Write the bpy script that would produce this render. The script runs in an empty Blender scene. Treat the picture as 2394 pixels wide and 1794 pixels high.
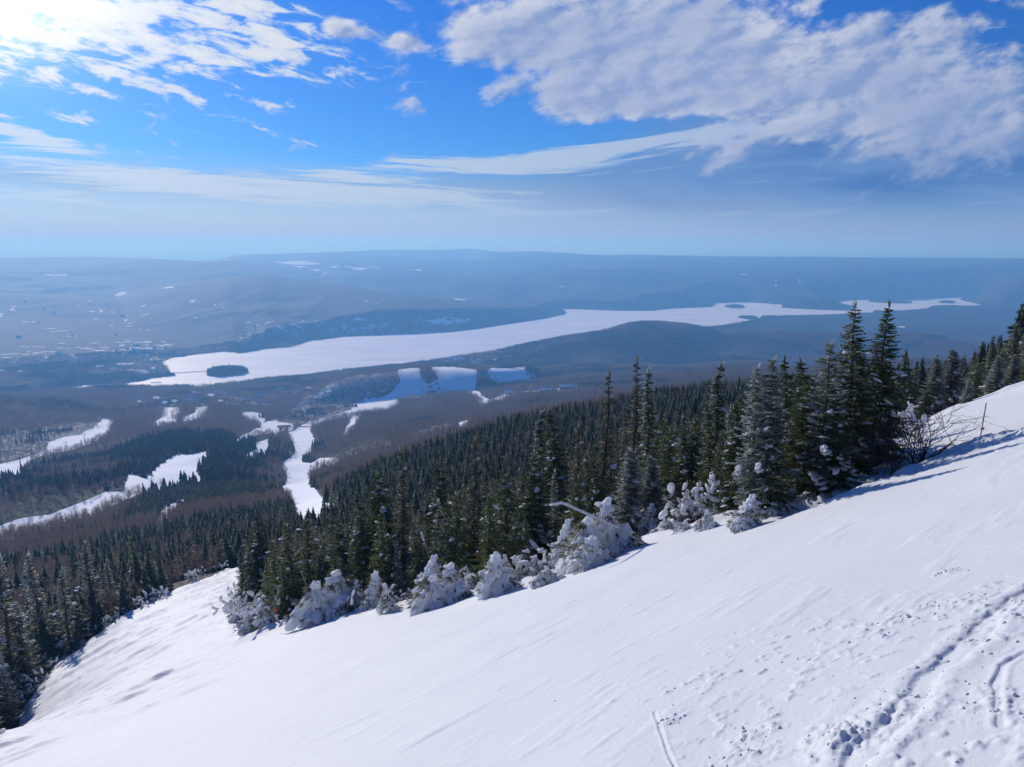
import bpy, math, random
import numpy as np
from mathutils import Vector, Matrix, noise as mn

random.seed(7)
rng = np.random.default_rng(7)
R = math.radians
scene = bpy.context.scene
COL = scene.collection

# ------------------------------------------------------------------ camera
F = 1709.5                       # focal length in photograph pixels (2394 wide)
PITCH = math.atan((897 - 572) / F)
cd = bpy.data.cameras.new('camera')
cam = bpy.data.objects.new('camera', cd)
COL.objects.link(cam)
cam.location = (0, 0, 0)
cam.rotation_euler = (math.pi / 2 - PITCH, 0, 0)
cd.sensor_width = 36
cd.lens = 36 * F / 2394
cd.clip_start = 0.1
cd.clip_end = 300000
scene.camera = cam

# ------------------------------------------------------------------ light, sky, exposure
SUN_EL, SUN_AZ = R(20.5), R(-35)          # azimuth from +Y, negative to the left
sun_dir = Vector((math.sin(SUN_AZ) * math.cos(SUN_EL), math.cos(SUN_AZ) * math.cos(SUN_EL), math.sin(SUN_EL)))
sl = bpy.data.lights.new('sun', 'SUN')
sl.energy = 3.5
sl.angle = R(0.5)
sl.color = (1.0, 0.95, 0.88)
sun = bpy.data.objects.new('sun', sl)
COL.objects.link(sun)
sun.rotation_euler = sun_dir.to_track_quat('Z', 'Y').to_euler()
scene.view_settings.view_transform = 'Standard'
scene.view_settings.look = 'None'
scene.view_settings.exposure = 0.30
scene.view_settings.gamma = 1.0
scene.cycles.volume_bounces = 6
scene.cycles.max_bounces = 8
scene.cycles.diffuse_bounces = 2
scene.cycles.transparent_max_bounces = 6
scene.cycles.use_denoising = True
scene.cycles.volume_step_rate = 1.0
try:
    scene.cycles.use_light_tree = True
except Exception:
    pass


def px_dir(X, Y):
    """photograph pixel -> (azimuth tangent terms) world direction"""
    a = (X - 1197.0)
    d = (Y - 897.0)
    cp, sp = math.cos(PITCH), math.sin(PITCH)
    return a, F * cp - d * sp, -F * sp - d * cp


def px_as(X, Y):
    a, b, c = px_dir(X, Y)
    h = math.hypot(a, b)
    return math.atan2(a, b), c / h


def px_uv(X, Y):
    a, b, c = px_dir(X, Y)
    return a / b, c / b


class NT:
    """small helper for node trees"""
    def __init__(self, tree):
        self.t = tree
        self.n = tree.nodes
        self.l = tree.links

    def new(self, kind, **kw):
        nd = self.n.new(kind)
        for k, v in kw.items():
            if k.startswith('_'):
                nd.inputs[k[1:].replace('_', ' ')].default_value = v
            else:
                setattr(nd, k, v)
        return nd

    def set(self, sock, v):
        if isinstance(v, (int, float, tuple, list)):
            sock.default_value = v
        else:
            self.l.new(v, sock)

    def math(self, op, a, b=0.0, c=None, clamp=False):
        nd = self.n.new('ShaderNodeMath')
        nd.operation = op
        nd.use_clamp = clamp
        self.set(nd.inputs[0], a)
        self.set(nd.inputs[1], b)
        if c is not None:
            self.set(nd.inputs[2], c)
        return nd.outputs[0]

    def vmath(self, op, a, b=(0, 0, 0), out=0):
        nd = self.n.new('ShaderNodeVectorMath')
        nd.operation = op
        self.set(nd.inputs[0], a)
        self.set(nd.inputs[1], b)
        return nd.outputs[out]

    def maprange(self, v, a, b, c=0.0, d=1.0, smooth=True):
        nd = self.n.new('ShaderNodeMapRange')
        nd.interpolation_type = 'SMOOTHSTEP' if smooth else 'LINEAR'
        self.set(nd.inputs[0], v)
        for i, q in enumerate((a, b, c, d)):
            self.set(nd.inputs[i + 1], q)
        return nd.outputs[0]

    def noise(self, vec, scale, detail=2, rough=0.5, dist=0.0, lac=2.0):
        nd = self.n.new('ShaderNodeTexNoise')
        nd.noise_dimensions = '3D'
        if vec is not None:
            self.set(nd.inputs['Vector'], vec)
        nd.inputs['Scale'].default_value = scale
        nd.inputs['Detail'].default_value = detail
        nd.inputs['Roughness'].default_value = rough
        nd.inputs['Distortion'].default_value = dist
        nd.inputs['Lacunarity'].default_value = lac
        return nd.outputs[0]

    def mix(self, f, a, b, blend='MIX'):
        nd = self.n.new('ShaderNodeMix')
        nd.data_type = 'RGBA'
        nd.blend_type = blend
        self.set(nd.inputs[0], f)
        self.set(nd.inputs[6], a)
        self.set(nd.inputs[7], b)
        return nd.outputs[2]

    def combine(self, x, y, z):
        nd = self.n.new('ShaderNodeCombineXYZ')
        for i, q in enumerate((x, y, z)):
            self.set(nd.inputs[i], q)
        return nd.outputs[0]


def rgb(r, g, b):
    return (r, g, b, 1.0)


def build_world():
    w = bpy.data.worlds.new('World')
    scene.world = w
    w.use_nodes = True
    w.cycles.sampling_method = 'NONE'
    t = NT(w.node_tree)
    t.n.clear()
    out = t.new('ShaderNodeOutputWorld')
    bg = t.new('ShaderNodeBackground')
    bg.inputs['Strength'].default_value = 0.08
    t.l.new(bg.outputs[0], out.inputs[0])
    sky = t.new('ShaderNodeTexSky')
    sky.sky_type = 'NISHITA'
    sky.sun_disc = False
    sky.sun_elevation = SUN_EL
    sky.sun_rotation = SUN_AZ
    sky.altitude = 900
    sky.air_density = 1.0
    sky.dust_density = 0.3
    sky.ozone_density = 4.0
    tc = t.new('ShaderNodeTexCoord')
    sep = t.new('ShaderNodeSeparateXYZ')
    t.l.new(tc.outputs['Generated'], sep.inputs[0])
    dx, dy, dz = sep.outputs
    # deep clear winter blue
    skyc = t.mix(1.0, sky.outputs[0], t.mix(t.maprange(dz, 0.05, 0.5), rgb(0.24, 0.56, 1.0), rgb(0.10, 0.56, 1.35)), 'MULTIPLY')
    dyc = t.math('MAXIMUM', dy, 0.05)
    u = t.math('DIVIDE', dx, dyc)
    v = t.math('DIVIDE', dz, dyc)

    def blob(X, Y, rx, ry, ang, amp):
        """soft ellipse in the sky, centre and radii given in photograph pixels"""
        cu, cv = px_uv(X, Y)
        ru, rv = rx / F, ry / F
        ca, sa = math.cos(R(ang)), math.sin(R(ang))
        du = t.math('SUBTRACT', u, cu)
        dv = t.math('SUBTRACT', v, cv)
        a = t.math('MULTIPLY_ADD', du, ca / ru, t.math('MULTIPLY', dv, sa / ru))
        b = t.math('MULTIPLY_ADD', du, -sa / rv, t.math('MULTIPLY', dv, ca / rv))
        d2 = t.math('ADD', t.math('MULTIPLY', a, a), t.math('MULTIPLY', b, b))
        e = t.math('EXPONENT', t.math('MULTIPLY', d2, -1.0))
        return t.math('MULTIPLY', e, amp)

    def layout(bs):
        acc = None
        for q in bs:
            o = blob(*q)
            acc = o if acc is None else t.math('ADD', acc, o)
        return acc

    # --- layer 1: puffy altocumulus; streets of small puffs at upper left, a broad billowing mass at upper right
    right = layout([
        (2200, 60, 640, 230, 0, 0.85), (1480, 90, 430, 150, -12, 0.95), (2300, 290, 520, 110, 0, 0.75), (1110, 70, 130, 55, -15, 0.80), (1800, 250, 300, 60, 0, 0.45),
        (1370, 240, 130, 34, 0, 0.62), (1800, 200, 420, 90, 5, 0.42), (790, 60, 40, 26, -30, 0.8), (860, 82, 90, 26, -15, 0.72), (950, 100, 45, 18, -10, 0.75),
        (1480, 310, 330, 24, 8, -0.6), (1945, 30, 60, 40, 30, -0.55), (2330, 25, 130, 18, -12, -0.5), (1330, 15, 60, 30, 0, -0.3), (1700, 150, 70, 20, 20, -0.25), (950, 10, 120, 30, 0, -0.4)])
    ca, sa = math.cos(R(16)), math.sin(R(16))
    S = t.combine(t.math('MULTIPLY_ADD', u, 4.6 * ca, t.math('MULTIPLY', v, 4.6 * sa)), t.math('MULTIPLY_ADD', u, -8.5 * sa, t.math('MULTIPLY', v, 8.5 * ca)), 5.0)
    n1 = t.noise(S, 2.3, 9, 0.60, 0.10)
    n1b = t.noise(t.vmath('ADD', S, (-0.07, 0.075, 0.0)), 2.3, 9, 0.60, 0.10)
    n1c = t.noise(S, 0.9, 2, 0.5, 0.0)
    d1 = t.math('ADD', t.math('ADD', t.math('MULTIPLY_ADD', n1, 3.0, -1.98), t.math('MULTIPLY_ADD', n1c, 1.2, -0.5)), right)
    m1 = t.maprange(d1, 0.0, 0.55)
    left = layout([
        (-60, 60, 330, 150, 0, 0.72), (300, 80, 330, 80, -12, 0.62), (600, 70, 230, 70, -12, 0.62), (720, 150, 130, 26, -10, 0.42),
        (420, 195, 240, 34, -8, 0.34), (380, 0, 330, 40, 0, 0.40), (650, 175, 60, 10, -5, 0.3)])
    ca, sa = math.cos(R(-13)), math.sin(R(-13))
    SL = t.combine(t.math('MULTIPLY_ADD', u, 9.0 * ca, t.math('MULTIPLY', v, 9.0 * sa)), t.math('MULTIPLY_ADD', u, -30.0 * sa, t.math('MULTIPLY', v, 30.0 * ca)), 1.0)
    nL = t.noise(SL, 1.75, 7, 0.62, 0.35)
    dL = t.math('ADD', t.math('MULTIPLY_ADD', nL, 4.2, -2.50), left)
    mL = t.math('MULTIPLY', t.maprange(dL, 0.0, 0.50), t.maprange(u, -0.22, -0.10, 1.0, 0.0))
    # --- layer 2: thin stratus streaks lying low and long
    Q = t.combine(t.math('MULTIPLY', u, 2.4), t.math('MULTIPLY', t.math('SUBTRACT', v, t.math('MULTIPLY', u, t.maprange(u, -0.1, 0.3, -0.055, 0.10))), 40.0), 0.0)
    n2 = t.noise(Q, 1.7, 8, 0.66, 0.5)
    str_l = layout([
        (90, 385, 560, 34, -5, 0.66), (620, 430, 420, 30, -4, 0.64), (980, 455, 330, 26, -3, 0.60), (0, 440, 420, 30, 0, 0.52),
        (60, 320, 170, 18, -12, 0.8), (-10, 285, 120, 24, -14, 0.7), (790, 405, 80, 12, -3, 0.60), (560, 475, 620, 26, -1, 0.42),
        (1000, 385, 170, 26, -2, 0.66), (1250, 395, 240, 30, 3, 0.62), (1480, 345, 300, 24, 8, 0.74), (1750, 305, 330, 26, 6, 0.66), (2050, 320, 200, 16, 4, 0.5),
        (1350, 500, 900, 12, 1, 0.52), (1900, 505, 600, 10, 0, 0.42)])
    # shaded undersides between the bright streaks
    under = layout([(250, 425, 620, 30, -4, 0.55), (950, 450, 420, 30, -3, 0.6), (1350, 425, 300, 40, 0, 0.55)])
    d2 = t.math('ADD', t.math('MULTIPLY_ADD', n2, 3.9, -2.42), str_l)
    m2 = t.math('MULTIPLY', t.maprange(d2, 0.0, 0.55), 0.92)
    # --- layer 3: grey-blue veil low on the right
    n3 = t.noise(t.combine(t.math('MULTIPLY', u, 2.0), t.math('MULTIPLY', t.math('ADD', v, t.math('MULTIPLY', u, 0.10)), 9.0), 3.0), 1.3, 5, 0.55, 0.8)
    veil = layout([(2150, 420, 800, 130, 0, 1.0), (1500, 450, 420, 60, 0, 0.75), (2100, 250, 500, 160, 0, 0.8)])
    m3 = t.math('MULTIPLY', t.maprange(t.math('ADD', t.math('MULTIPLY_ADD', n3, 1.4, -1.05), veil), 0.0, 0.75), 0.90)
    # --- angle to the sun: forward scattering through thin cloud
    cosang = t.vmath('DOT_PRODUCT', tc.outputs['Generated'], tuple(sun_dir), out=1)
    cpos = t.math('MAXIMUM', cosang, 0.0)
    near = t.math('POWER', cpos, 22.0)
    near2 = t.math('POWER', cpos, 200.0)
    lit = t.math('ADD', t.math('MULTIPLY', near, 2.6), t.math('MULTIPLY', near2, 26.0))
    sh1 = t.maprange(t.math('SUBTRACT', n1, n1b), -0.13, 0.12)          # side turned to the sun
    thick = t.maprange(t.math('ADD', d1, t.math('MULTIPLY_ADD', n1c, 3.0, -1.5)), 0.2, 1.2)
    c1 = t.mix(sh1, rgb(2.3, 3.3, 6.0), rgb(6.2, 6.6, 7.8))
    c1 = t.mix(t.math('MULTIPLY', thick, 0.62), c1, rgb(2.9, 3.8, 6.4))
    far1 = t.math('ADD', t.maprange(u, 0.15, 0.75), t.maprange(v, 0.17, 0.08))
    c1 = t.mix(t.math('MULTIPLY', far1, 0.52, clamp=True), c1, rgb(2.0, 3.0, 5.5))
    c1 = t.mix(1.0, c1, t.combine(lit, lit, lit), 'ADD')
    cL = t.mix(t.maprange(dL, 0.1, 0.9), rgb(4.0, 5.4, 8.0), rgb(6.6, 7.0, 7.9))
    cL = t.mix(1.0, cL, t.combine(lit, lit, lit), 'ADD')
    c2 = t.mix(t.maprange(u, -0.3, 0.6), rgb(5.2, 6.3, 7.8), rgb(3.3, 4.5, 7.0))
    c2 = t.mix(1.0, c2, t.combine(lit, lit, lit), 'ADD')
    c3 = t.mix(t.maprange(n3, 0.35, 0.65), rgb(0.55, 1.5, 4.3), rgb(1.5, 2.7, 5.6))
    glow = t.math('ADD', t.math('MULTIPLY', near2, 34.0), t.math('MULTIPLY', near, 0.45))
    # pale band of distant air just over the skyline
    low = t.maprange(dz, 0.012, t.maprange(u, -0.4, 0.5, 0.115, 0.070), 1.0, 0.0, False)
    low2 = t.math('MULTIPLY', t.math('POWER', low, 1.2), 0.99)
    hcol = t.mix(t.maprange(u, -0.5, 0.75), rgb(5.8, 6.1, 6.8), rgb(2.6, 3.9, 6.2))
    hor = t.mix(t.maprange(u, -0.5, 0.75), rgb(4.3, 4.9, 5.9), rgb(2.5, 3.2, 4.5))
    hcol = t.mix(t.maprange(dz, 0.0, 0.050), hor, hcol)
    c = t.mix(1.0, skyc, t.combine(glow, glow, t.math('MULTIPLY', glow, 0.95)), 'ADD')
    c = t.mix(m3, c, c3)
    c = t.mix(m1, c, c1)
    c = t.mix(mL, c, cL)
    c = t.mix(under, c, rgb(2.0, 3.5, 6.3))
    c = t.mix(low2, c, hcol)
    c = t.mix(t.math('MULTIPLY', m2, t.maprange(dz, 0.015, 0.07)), c, c2)
    t.l.new(c, bg.inputs[0])


build_world()

# ------------------------------------------------------------------ value noise (numpy)
def _hash(ix, iy, seed):
    h = (ix.astype(np.int64) * 374761393 + iy.astype(np.int64) * 668265263 + seed * 2147483647) & 0xffffffff
    h = ((h ^ (h >> 13)) * 1274126177) & 0xffffffff
    return ((h ^ (h >> 16)) & 0xffff) / 65535.0


def vnoise(x, y, seed=0):
    ix, iy = np.floor(x), np.floor(y)
    fx, fy = x - ix, y - iy
    fx = fx * fx * fx * (fx * (fx * 6 - 15) + 10)
    fy = fy * fy * fy * (fy * (fy * 6 - 15) + 10)
    ix = ix.astype(np.int64)
    iy = iy.astype(np.int64)
    a, b = _hash(ix, iy, seed), _hash(ix + 1, iy, seed)
    c, d = _hash(ix, iy + 1, seed), _hash(ix + 1, iy + 1, seed)
    return (a + (b - a) * fx) * (1 - fy) + (c + (d - c) * fx) * fy


def fbm(x, y, oct=4, seed=0, gain=0.5):
    s, a, t = 0.0, 1.0, 0.0
    for i in range(oct):
        s = s + a * (vnoise(x, y, seed + i * 17) - 0.5)
        t += a
        x, y = x * 2.03 + 11.3, y * 2.03 - 7.1
        a *= gain
    return s / t * 2


def sstep(x, a, b):
    q = np.clip((x - a) / (b - a), 0, 1)
    return q * q * (3 - 2 * q)


# ------------------------------------------------------------------ the land as a height field around the summit
LAKE_Z = -600.0
PA, PB, PH = 0.362, -0.397, 3.2        # the piste falls away to the left and ahead
CTRL = []
for azd in (-75, -50, -30, -10, 10, 30, 50, 75):
    for r in (2.5, 5, 9, 14, 20, 28):
        if azd < -20 or r < 30:
            az = R(azd)
            CTRL.append((az, math.log(r), -PH / r + PA * math.sin(az) + PB * math.cos(az)))
for azd in (-75, -50, -38, -30, -22):
    for r in (40, 55):
        az = R(azd)
        CTRL.append((az, math.log(r), -PH / r + PA * math.sin(az) + PB * math.cos(az)))
for X, Y, r in [
    (-500, 1740, 95), (-500, 1600, 150), (-500, 1300, 400), (-500, 1230, 700), (-500, 1090, 1300), (-500, 1010, 1900), (-500, 990, 2300),
    (0, 1738, 92), (0, 1640, 125), (0, 1500, 190), (0, 1330, 380), (0, 1250, 650), (0, 1198, 760), (0, 1090, 1300), (0, 1010, 1850), (0, 940, 2250),
    (100, 1600, 105), (100, 1560, 130), (100, 1440, 200), (130, 1330, 330), (130, 1230, 650), (130, 1170, 760), (200, 1080, 1250), (200, 1000, 1750), (200, 965, 2150),
    (300, 1440, 122), (320, 1400, 160), (320, 1320, 270), (330, 1230, 480), (330, 1115, 800), (330, 1030, 1350), (350, 975, 2000),
    (450, 1370, 138), (552, 1335, 152), (520, 1300, 220), (500, 1200, 430), (500, 1110, 760), (480, 1060, 950), (500, 1010, 1350), (500, 960, 1950), (480, 940, 2300),
    (640, 1455, 62), (640, 1400, 90), (640, 1330, 160), (650, 1262, 240), (690, 1205, 350), (700, 1180, 460), (700, 1130, 800), (700, 1075, 1100), (700, 1010, 1550), (690, 985, 1900), (640, 965, 2150),
    (900, 1432, 46), (900, 1390, 64), (900, 1305, 110), (900, 1205, 190), (900, 1135, 275), (900, 1106, 340), (900, 1102, 450), (900, 1075, 700), (900, 1020, 1050), (900, 985, 1600), (900, 965, 2050),
    (1200, 1368, 38), (1200, 1345, 50), (1200, 1262, 90), (1200, 1150, 170), (1200, 1060, 260), (1200, 1014, 330), (1200, 1014, 450), (1200, 1000, 800), (1200, 975, 1200), (1200, 950, 1600), (1200, 930, 2050), (1200, 905, 2500),
    (1500, 1258, 36), (1500, 1240, 48), (1500, 1165, 90), (1500, 1065, 170), (1500, 990, 260), (1500, 956, 340), (1500, 958, 480), (1500, 950, 800), (1500, 920, 1300), (1500, 890, 2200), (1500, 862, 3000),
    (1800, 1185, 32), (1800, 1175, 45), (1800, 1110, 80), (1800, 1020, 160), (1800, 955, 260), (1800, 920, 380), (1800, 912, 800), (1800, 885, 1700), (1800, 850, 2900),
    (2050, 1085, 34), (2100, 1030, 42), (2100, 1040, 60), (2100, 1010, 110), (2100, 980, 220), (2100, 930, 600), (2100, 890, 1400), (2100, 858, 2500),
    (2219, 952, 52), (2219, 958, 75), (2219, 950, 140),
    (2394, 909, 64), (2394, 925, 90), (2394, 925, 180), (2394, 900, 450), (2394, 870, 1000), (2394, 868, 1800), (2394, 862, 2500),
    (2900, 760, 60), (2900, 770, 100), (2900, 800, 400), (2900, 820, 1000), (2900, 850, 2500)]:
    az, s = px_as(X, Y)
    CTRL.append((az, math.log(r), s))
for azd in (-60, -40, -25, -12, 0, 12, 25, 40, 60):
    az = R(azd)
    for r, z in ((3150, -570 if azd < 10 else -535), (4000, -578), (5200, -582)):
        CTRL.append((az, math.log(r), z / r))
CTRL = np.array(CTRL)
AZK = 2.2


def _rbf_fit(C):
    P = np.stack([C[:, 0] * AZK, C[:, 1]], 1)
    D = np.sqrt(((P[:, None] - P[None]) ** 2).sum(-1) + 0.0004)
    n = len(C)
    A = np.zeros((n + 1, n + 1))
    A[:n, :n] = -D
    A[np.arange(n), np.arange(n)] += 0.002
    A[:n, n] = A[n, :n] = 1
    b = np.concatenate([C[:, 2], [0]])
    return P, np.linalg.solve(A, b)


RBF_P, RBF_W = _rbf_fit(CTRL)


def rbf_s(az, lr):
    out = np.empty(az.shape)
    a, l, o = az.ravel() * AZK, lr.ravel(), out.ravel()
    n = len(RBF_P)
    for i in range(0, len(a), 60000):
        q = slice(i, i + 60000)
        D = np.sqrt((a[q, None] - RBF_P[None, :, 0]) ** 2 + (l[q, None] - RBF_P[None, :, 1]) ** 2 + 0.0004)
        o[q] = -D @ RBF_W[:n] + RBF_W[n]
    return o.reshape(az.shape)


def on_level(X, Y, z):
    """where the sight line through a photograph pixel meets the level z (for distant level things)"""
    az, s = px_as(X, Y)
    r = z / s
    return (r * math.sin(az), r * math.cos(az))


def zc(x0, y0, sc, pts):
    return [(x0 + x / sc, y0 + y / sc) for x, y in pts]


LAKE_PX = [(378, 847), (401, 837), (466, 828), (532, 822), (564, 826), (615, 817), (680, 812), (720, 799), (800, 788), (847, 786), (963, 781), (1053, 776),
           (1125, 768), (1198, 757), (1270, 746), (1321, 735.5), (1324, 730), (1310, 724.5), (1335, 723), (1444, 727), (1523, 727), (1563, 722), (1600, 720),
           (1668, 718), (1672, 709), (1736, 706), (1830, 713), (1826, 720), (1916, 725), (1995, 727), (2002, 718), (1966, 714), (1959, 703.6), (1977, 701), (2067, 703),
           (2131, 700.7), (2154, 697), (2257, 693), (2242, 701), (2296, 713.6), (2257, 715.4), (2189, 714), (2174, 716), (2171, 723), (2131, 728.7), (2049, 731.6),
           (2031, 736), (1901, 741), (1830, 741), (1772, 746), (1733, 755), (1672, 767), (1600, 770), (1500, 777), (1411, 790), (1360, 798), (1208, 816), (1143, 827),
           (1053, 838), (970, 850), (919, 856), (800, 868), (723, 879), (582, 892), (557, 900), (488, 905), (470, 912), (427, 903), (380, 908), (336, 909), (300, 906),
           (296, 896), (340, 890), (351, 884), (401, 880), (391, 860)]
LAKE = np.array([on_level(x, y, LAKE_Z) for x, y in LAKE_PX])
RIVER_PX = [(60, 931), (145, 911), (202, 901), (253, 900), (270, 905), (250, 913), (199, 919), (105, 930)]
RIVER = np.array([on_level(x, y, LAKE_Z) for x, y in RIVER_PX])
ISL = [(528, 872, 42, 7, 14), (1718, 718, 20, 3.4, 8), (1749, 744, 20, 2.4, 6), (1806, 743.5, 26, 2.0, 6), (2081, 707, 48, 2.2, 8), (2054, 730, 8, 1.6, 5), (2214, 707.5, 14, 2.4, 8)]
ISLW = []
for X, Y, hw, hh, h in ISL:
    cx, cy = on_level(X, Y, LAKE_Z)
    ex, ey = on_level(X + hw, Y, LAKE_Z)
    a = math.hypot(ex - cx, ey - cy)
    f1, f2 = on_level(X, Y + hh, LAKE_Z), on_level(X, Y - hh, LAKE_Z)
    b = math.hypot(f1[0] - f2[0], f1[1] - f2[1]) / 2
    ISLW.append((cx, cy, math.atan2(cx, cy), a, b, h))


def sdf_poly(x, y, P):
    """signed distance to polygon, negative inside"""
    shp = x.shape
    x, y = x.ravel(), y.ravel()
    d = np.full(x.shape, 1e18)
    ins = np.zeros(x.shape, bool)
    n = len(P)
    for i in range(n):
        ax, ay = P[i]
        bx, by = P[(i + 1) % n]
        ex, ey = bx - ax, by - ay
        t = np.clip(((x - ax) * ex + (y - ay) * ey) / (ex * ex + ey * ey + 1e-9), 0, 1)
        d = np.minimum(d, (x - ax - t * ex) ** 2 + (y - ay - t * ey) ** 2)
        c = ((ay > y) != (by > y))
        if ay != by:
            xi = ax + (y - ay) / (by - ay) * ex
            ins ^= c & (x < xi)
    d = np.sqrt(d)
    return np.where(ins, -d, d).reshape(shp)


def in_poly(x, y, P):
    ins = np.zeros(x.shape, bool)
    n = len(P)
    for i in range(n):
        ax, ay = P[i]
        bx, by = P[(i + 1) % n]
        if ay == by:
            continue
        ins ^= ((ay > y) != (by > y)) & (x < ax + (y - ay) / (by - ay) * (bx - ax))
    return ins


# ridges: crest points (photograph pixel x, y, height over the lake), width towards the viewer, width beyond
def _ridge(A, front, back, fade=0.02):
    A = np.array(A)
    a0, a1 = A[0, 0], A[-1, 0]
    A = np.concatenate([[[a0 - fade * 1.6, A[0, 1], 0.0], [a0 - fade * 0.7, A[0, 1], A[0, 2] * 0.45]], A, [[a1 + fade * 0.7, A[-1, 1], A[-1, 2] * 0.45], [a1 + fade * 1.6, A[-1, 1], 0.0]]])
    n = 240
    q = np.linspace(A[0, 0], A[-1, 0], n)
    k = max(1, int(0.012 / (q[1] - q[0])))
    w = np.hanning(2 * k + 3)
    w /= w.sum()
    B = [q]
    for c in (1, 2):
        v = np.interp(q, A[:, 0], A[:, c])
        B.append(np.convolve(np.pad(v, k + 1, mode='edge'), w, 'valid'))
    A = np.stack(B, 1)
    A[0, 2] = A[-1, 2] = 0.0
    return (A, front, back)


def ridge_h(pts, front, back, tree=0, fade=0.03):
    out = []
    for X, Y, h in pts:
        az, s = px_as(X, Y)
        out.append((az, (600.0 - h) / -s, h - tree))
    return _ridge(out, front, back, fade)


def ridge_r(pts, front, back, tree=0, fade=0.03):
    out = []
    for X, Y, r in pts:
        az, s = px_as(X, Y)
        out.append((az, r, r * s + 600.0 - tree))
    return _ridge(out, front, back, fade)


RIDGES = [
    # the knoll above the village
    ridge_r([(640, 962, 2180), (700, 938, 2330), (741, 909, 2430), (777, 890, 2480), (838, 876, 2540), (910, 866, 2590), (958, 858, 2620), (1004, 857, 2620), (1060, 858, 2600), (1116, 862, 2600), (1180, 860, 2750), (1243, 856, 2900)], 235, 420, 9),
    # left shoulder of the mountain
    ridge_r([(-300, 925, 2300), (0, 930, 2300), (80, 932, 2300), (180, 946, 2300), (260, 968, 2250)], 700, 350, 8),
    ridge_h([(250, 960, 55), (330, 948, 50), (400, 950, 30)], 350, 300, 8),
    # shore hills on the near side
    ridge_h([(1060, 838, 40), (1143, 822, 45), (1208, 810, 60), (1360, 785, 100), (1411, 777, 120), (1476, 756, 155), (1523, 752, 162), (1600, 759, 140), (1672, 772, 95)], 520, 600, 9),
    ridge_h([(1640, 782, 60), (1672, 770, 30), (1733, 760, 36), (1800, 748, 42), (1901, 744, 46), (2049, 735, 40), (2131, 731, 36), (2200, 720, 36), (2300, 717, 50), (2420, 705, 60)], 420, 500, 8),
    ridge_h([(1682, 782, 70), (1750, 775, 90), (1815, 774, 100), (1959, 777, 95), (2102, 774, 120), (2180, 785, 130), (2242, 801, 130), (2330, 830, 130)], 420, 500, 8),
    ridge_h([(1600, 835, 70), (1722, 813, 90), (1851, 803, 95), (1959, 810, 90), (2100, 815, 110)], 330, 400, 8),
    ridge_h([(1300, 850, 50), (1400, 838, 60), (1480, 850, 50)], 260, 300, 8),
    # beyond the lake
    ridge_h([(311, 682, 110), (380, 668, 180), (470, 656, 240), (535, 650, 275), (564, 642, 300), (615, 644, 300), (669, 651, 270), (800, 667, 225), (930, 690, 170), (1060, 702, 130), (1200, 714, 85), (1310, 728, 22)], 2300, 1200),
    ridge_h([(600, 783, 60), (660, 770, 110), (750, 750, 150), (850, 742, 155), (950, 744, 130), (1100, 745, 80), (1200, 742, 50)], 430, 900, 0, 0.02),
    ridge_h([(430, 705, 120), (564, 700, 150), (720, 712, 130), (900, 722, 110), (1100, 733, 70)], 900, 700),
    ridge_h([(-300, 604, 400), (0, 603, 400), (200, 600, 410), (350, 605, 390), (480, 612, 350), (560, 608, 370), (620, 618, 320), (720, 642, 200)], 3500, 2200),
    ridge_h([(-300, 640, 220), (0, 636, 240), (150, 640, 220), (300, 650, 180), (400, 652, 150)], 1800, 1500),
    ridge_h([(-300, 690, 120), (0, 684, 140), (140, 694, 120), (260, 702, 90)], 1200, 1000),
    ridge_h([(760, 640, 220), (854, 633, 262), (945, 633, 265), (1017, 638, 240), (1071, 647, 215), (1169, 649, 210), (1234, 634, 265), (1324, 629, 300), (1379, 632, 290), (1487, 627, 310), (1560, 633, 280), (1600, 641, 245), (1650, 650, 200), (1700, 672, 120)], 1700, 1500),
    ridge_h([(980, 672, 110), (1100, 668, 140), (1200, 676, 120), (1300, 690, 90), (1400, 678, 130), (1530, 688, 105), (1640, 700, 50)], 900, 800),
    ridge_h([(1640, 648, 200), (1665, 641, 230), (1744, 637, 250), (1800, 640, 240), (1840, 634, 270), (1858, 631, 290), (1885, 636, 270), (1923, 641, 240), (1959, 652, 190), (2023, 671, 120), (2120, 688, 40)], 1000, 900, 0, 0.02),
    ridge_h([(1830, 700, 50), (1900, 696, 60), (1960, 703, 30)], 500, 400, 0, 0.01),
    ridge_h([(2040, 674, 120), (2102, 664, 170), (2163, 655, 220), (2264, 644, 270), (2310, 648, 255), (2394, 653, 240), (2600, 650, 250)], 1200, 1000),
    ridge_h([(2245, 694, 40), (2300, 684, 80), (2394, 678, 110), (2600, 680, 110)], 700, 700),
    ridge_h([(1980, 636, 240), (2100, 630, 280), (2200, 624, 320), (2394, 622, 330), (2600, 620, 330)], 1300, 1500),
    ridge_h([(760, 608, 330), (900, 600, 390), (1060, 607, 340), (1200, 612, 310), (1330, 606, 350), (1450, 613, 310), (1600, 618, 290), (1750, 612, 320), (1850, 614, 300), (2000, 618, 290)], 3500, 2500),
    ridge_h([(560, 596, 400), (800, 589, 455), (890, 584, 480), (960, 584, 480), (1053, 584, 480), (1089, 581, 500), (1160, 589, 450), (1270, 588, 460), (1397, 597, 400), (1480, 596, 410), (1700, 600, 390), (1900, 601, 380), (2000, 603, 380), (2394, 604, 380)], 6000, 4000, 0, 0.10),
]
KNOLL = RIDGES[0]


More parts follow.
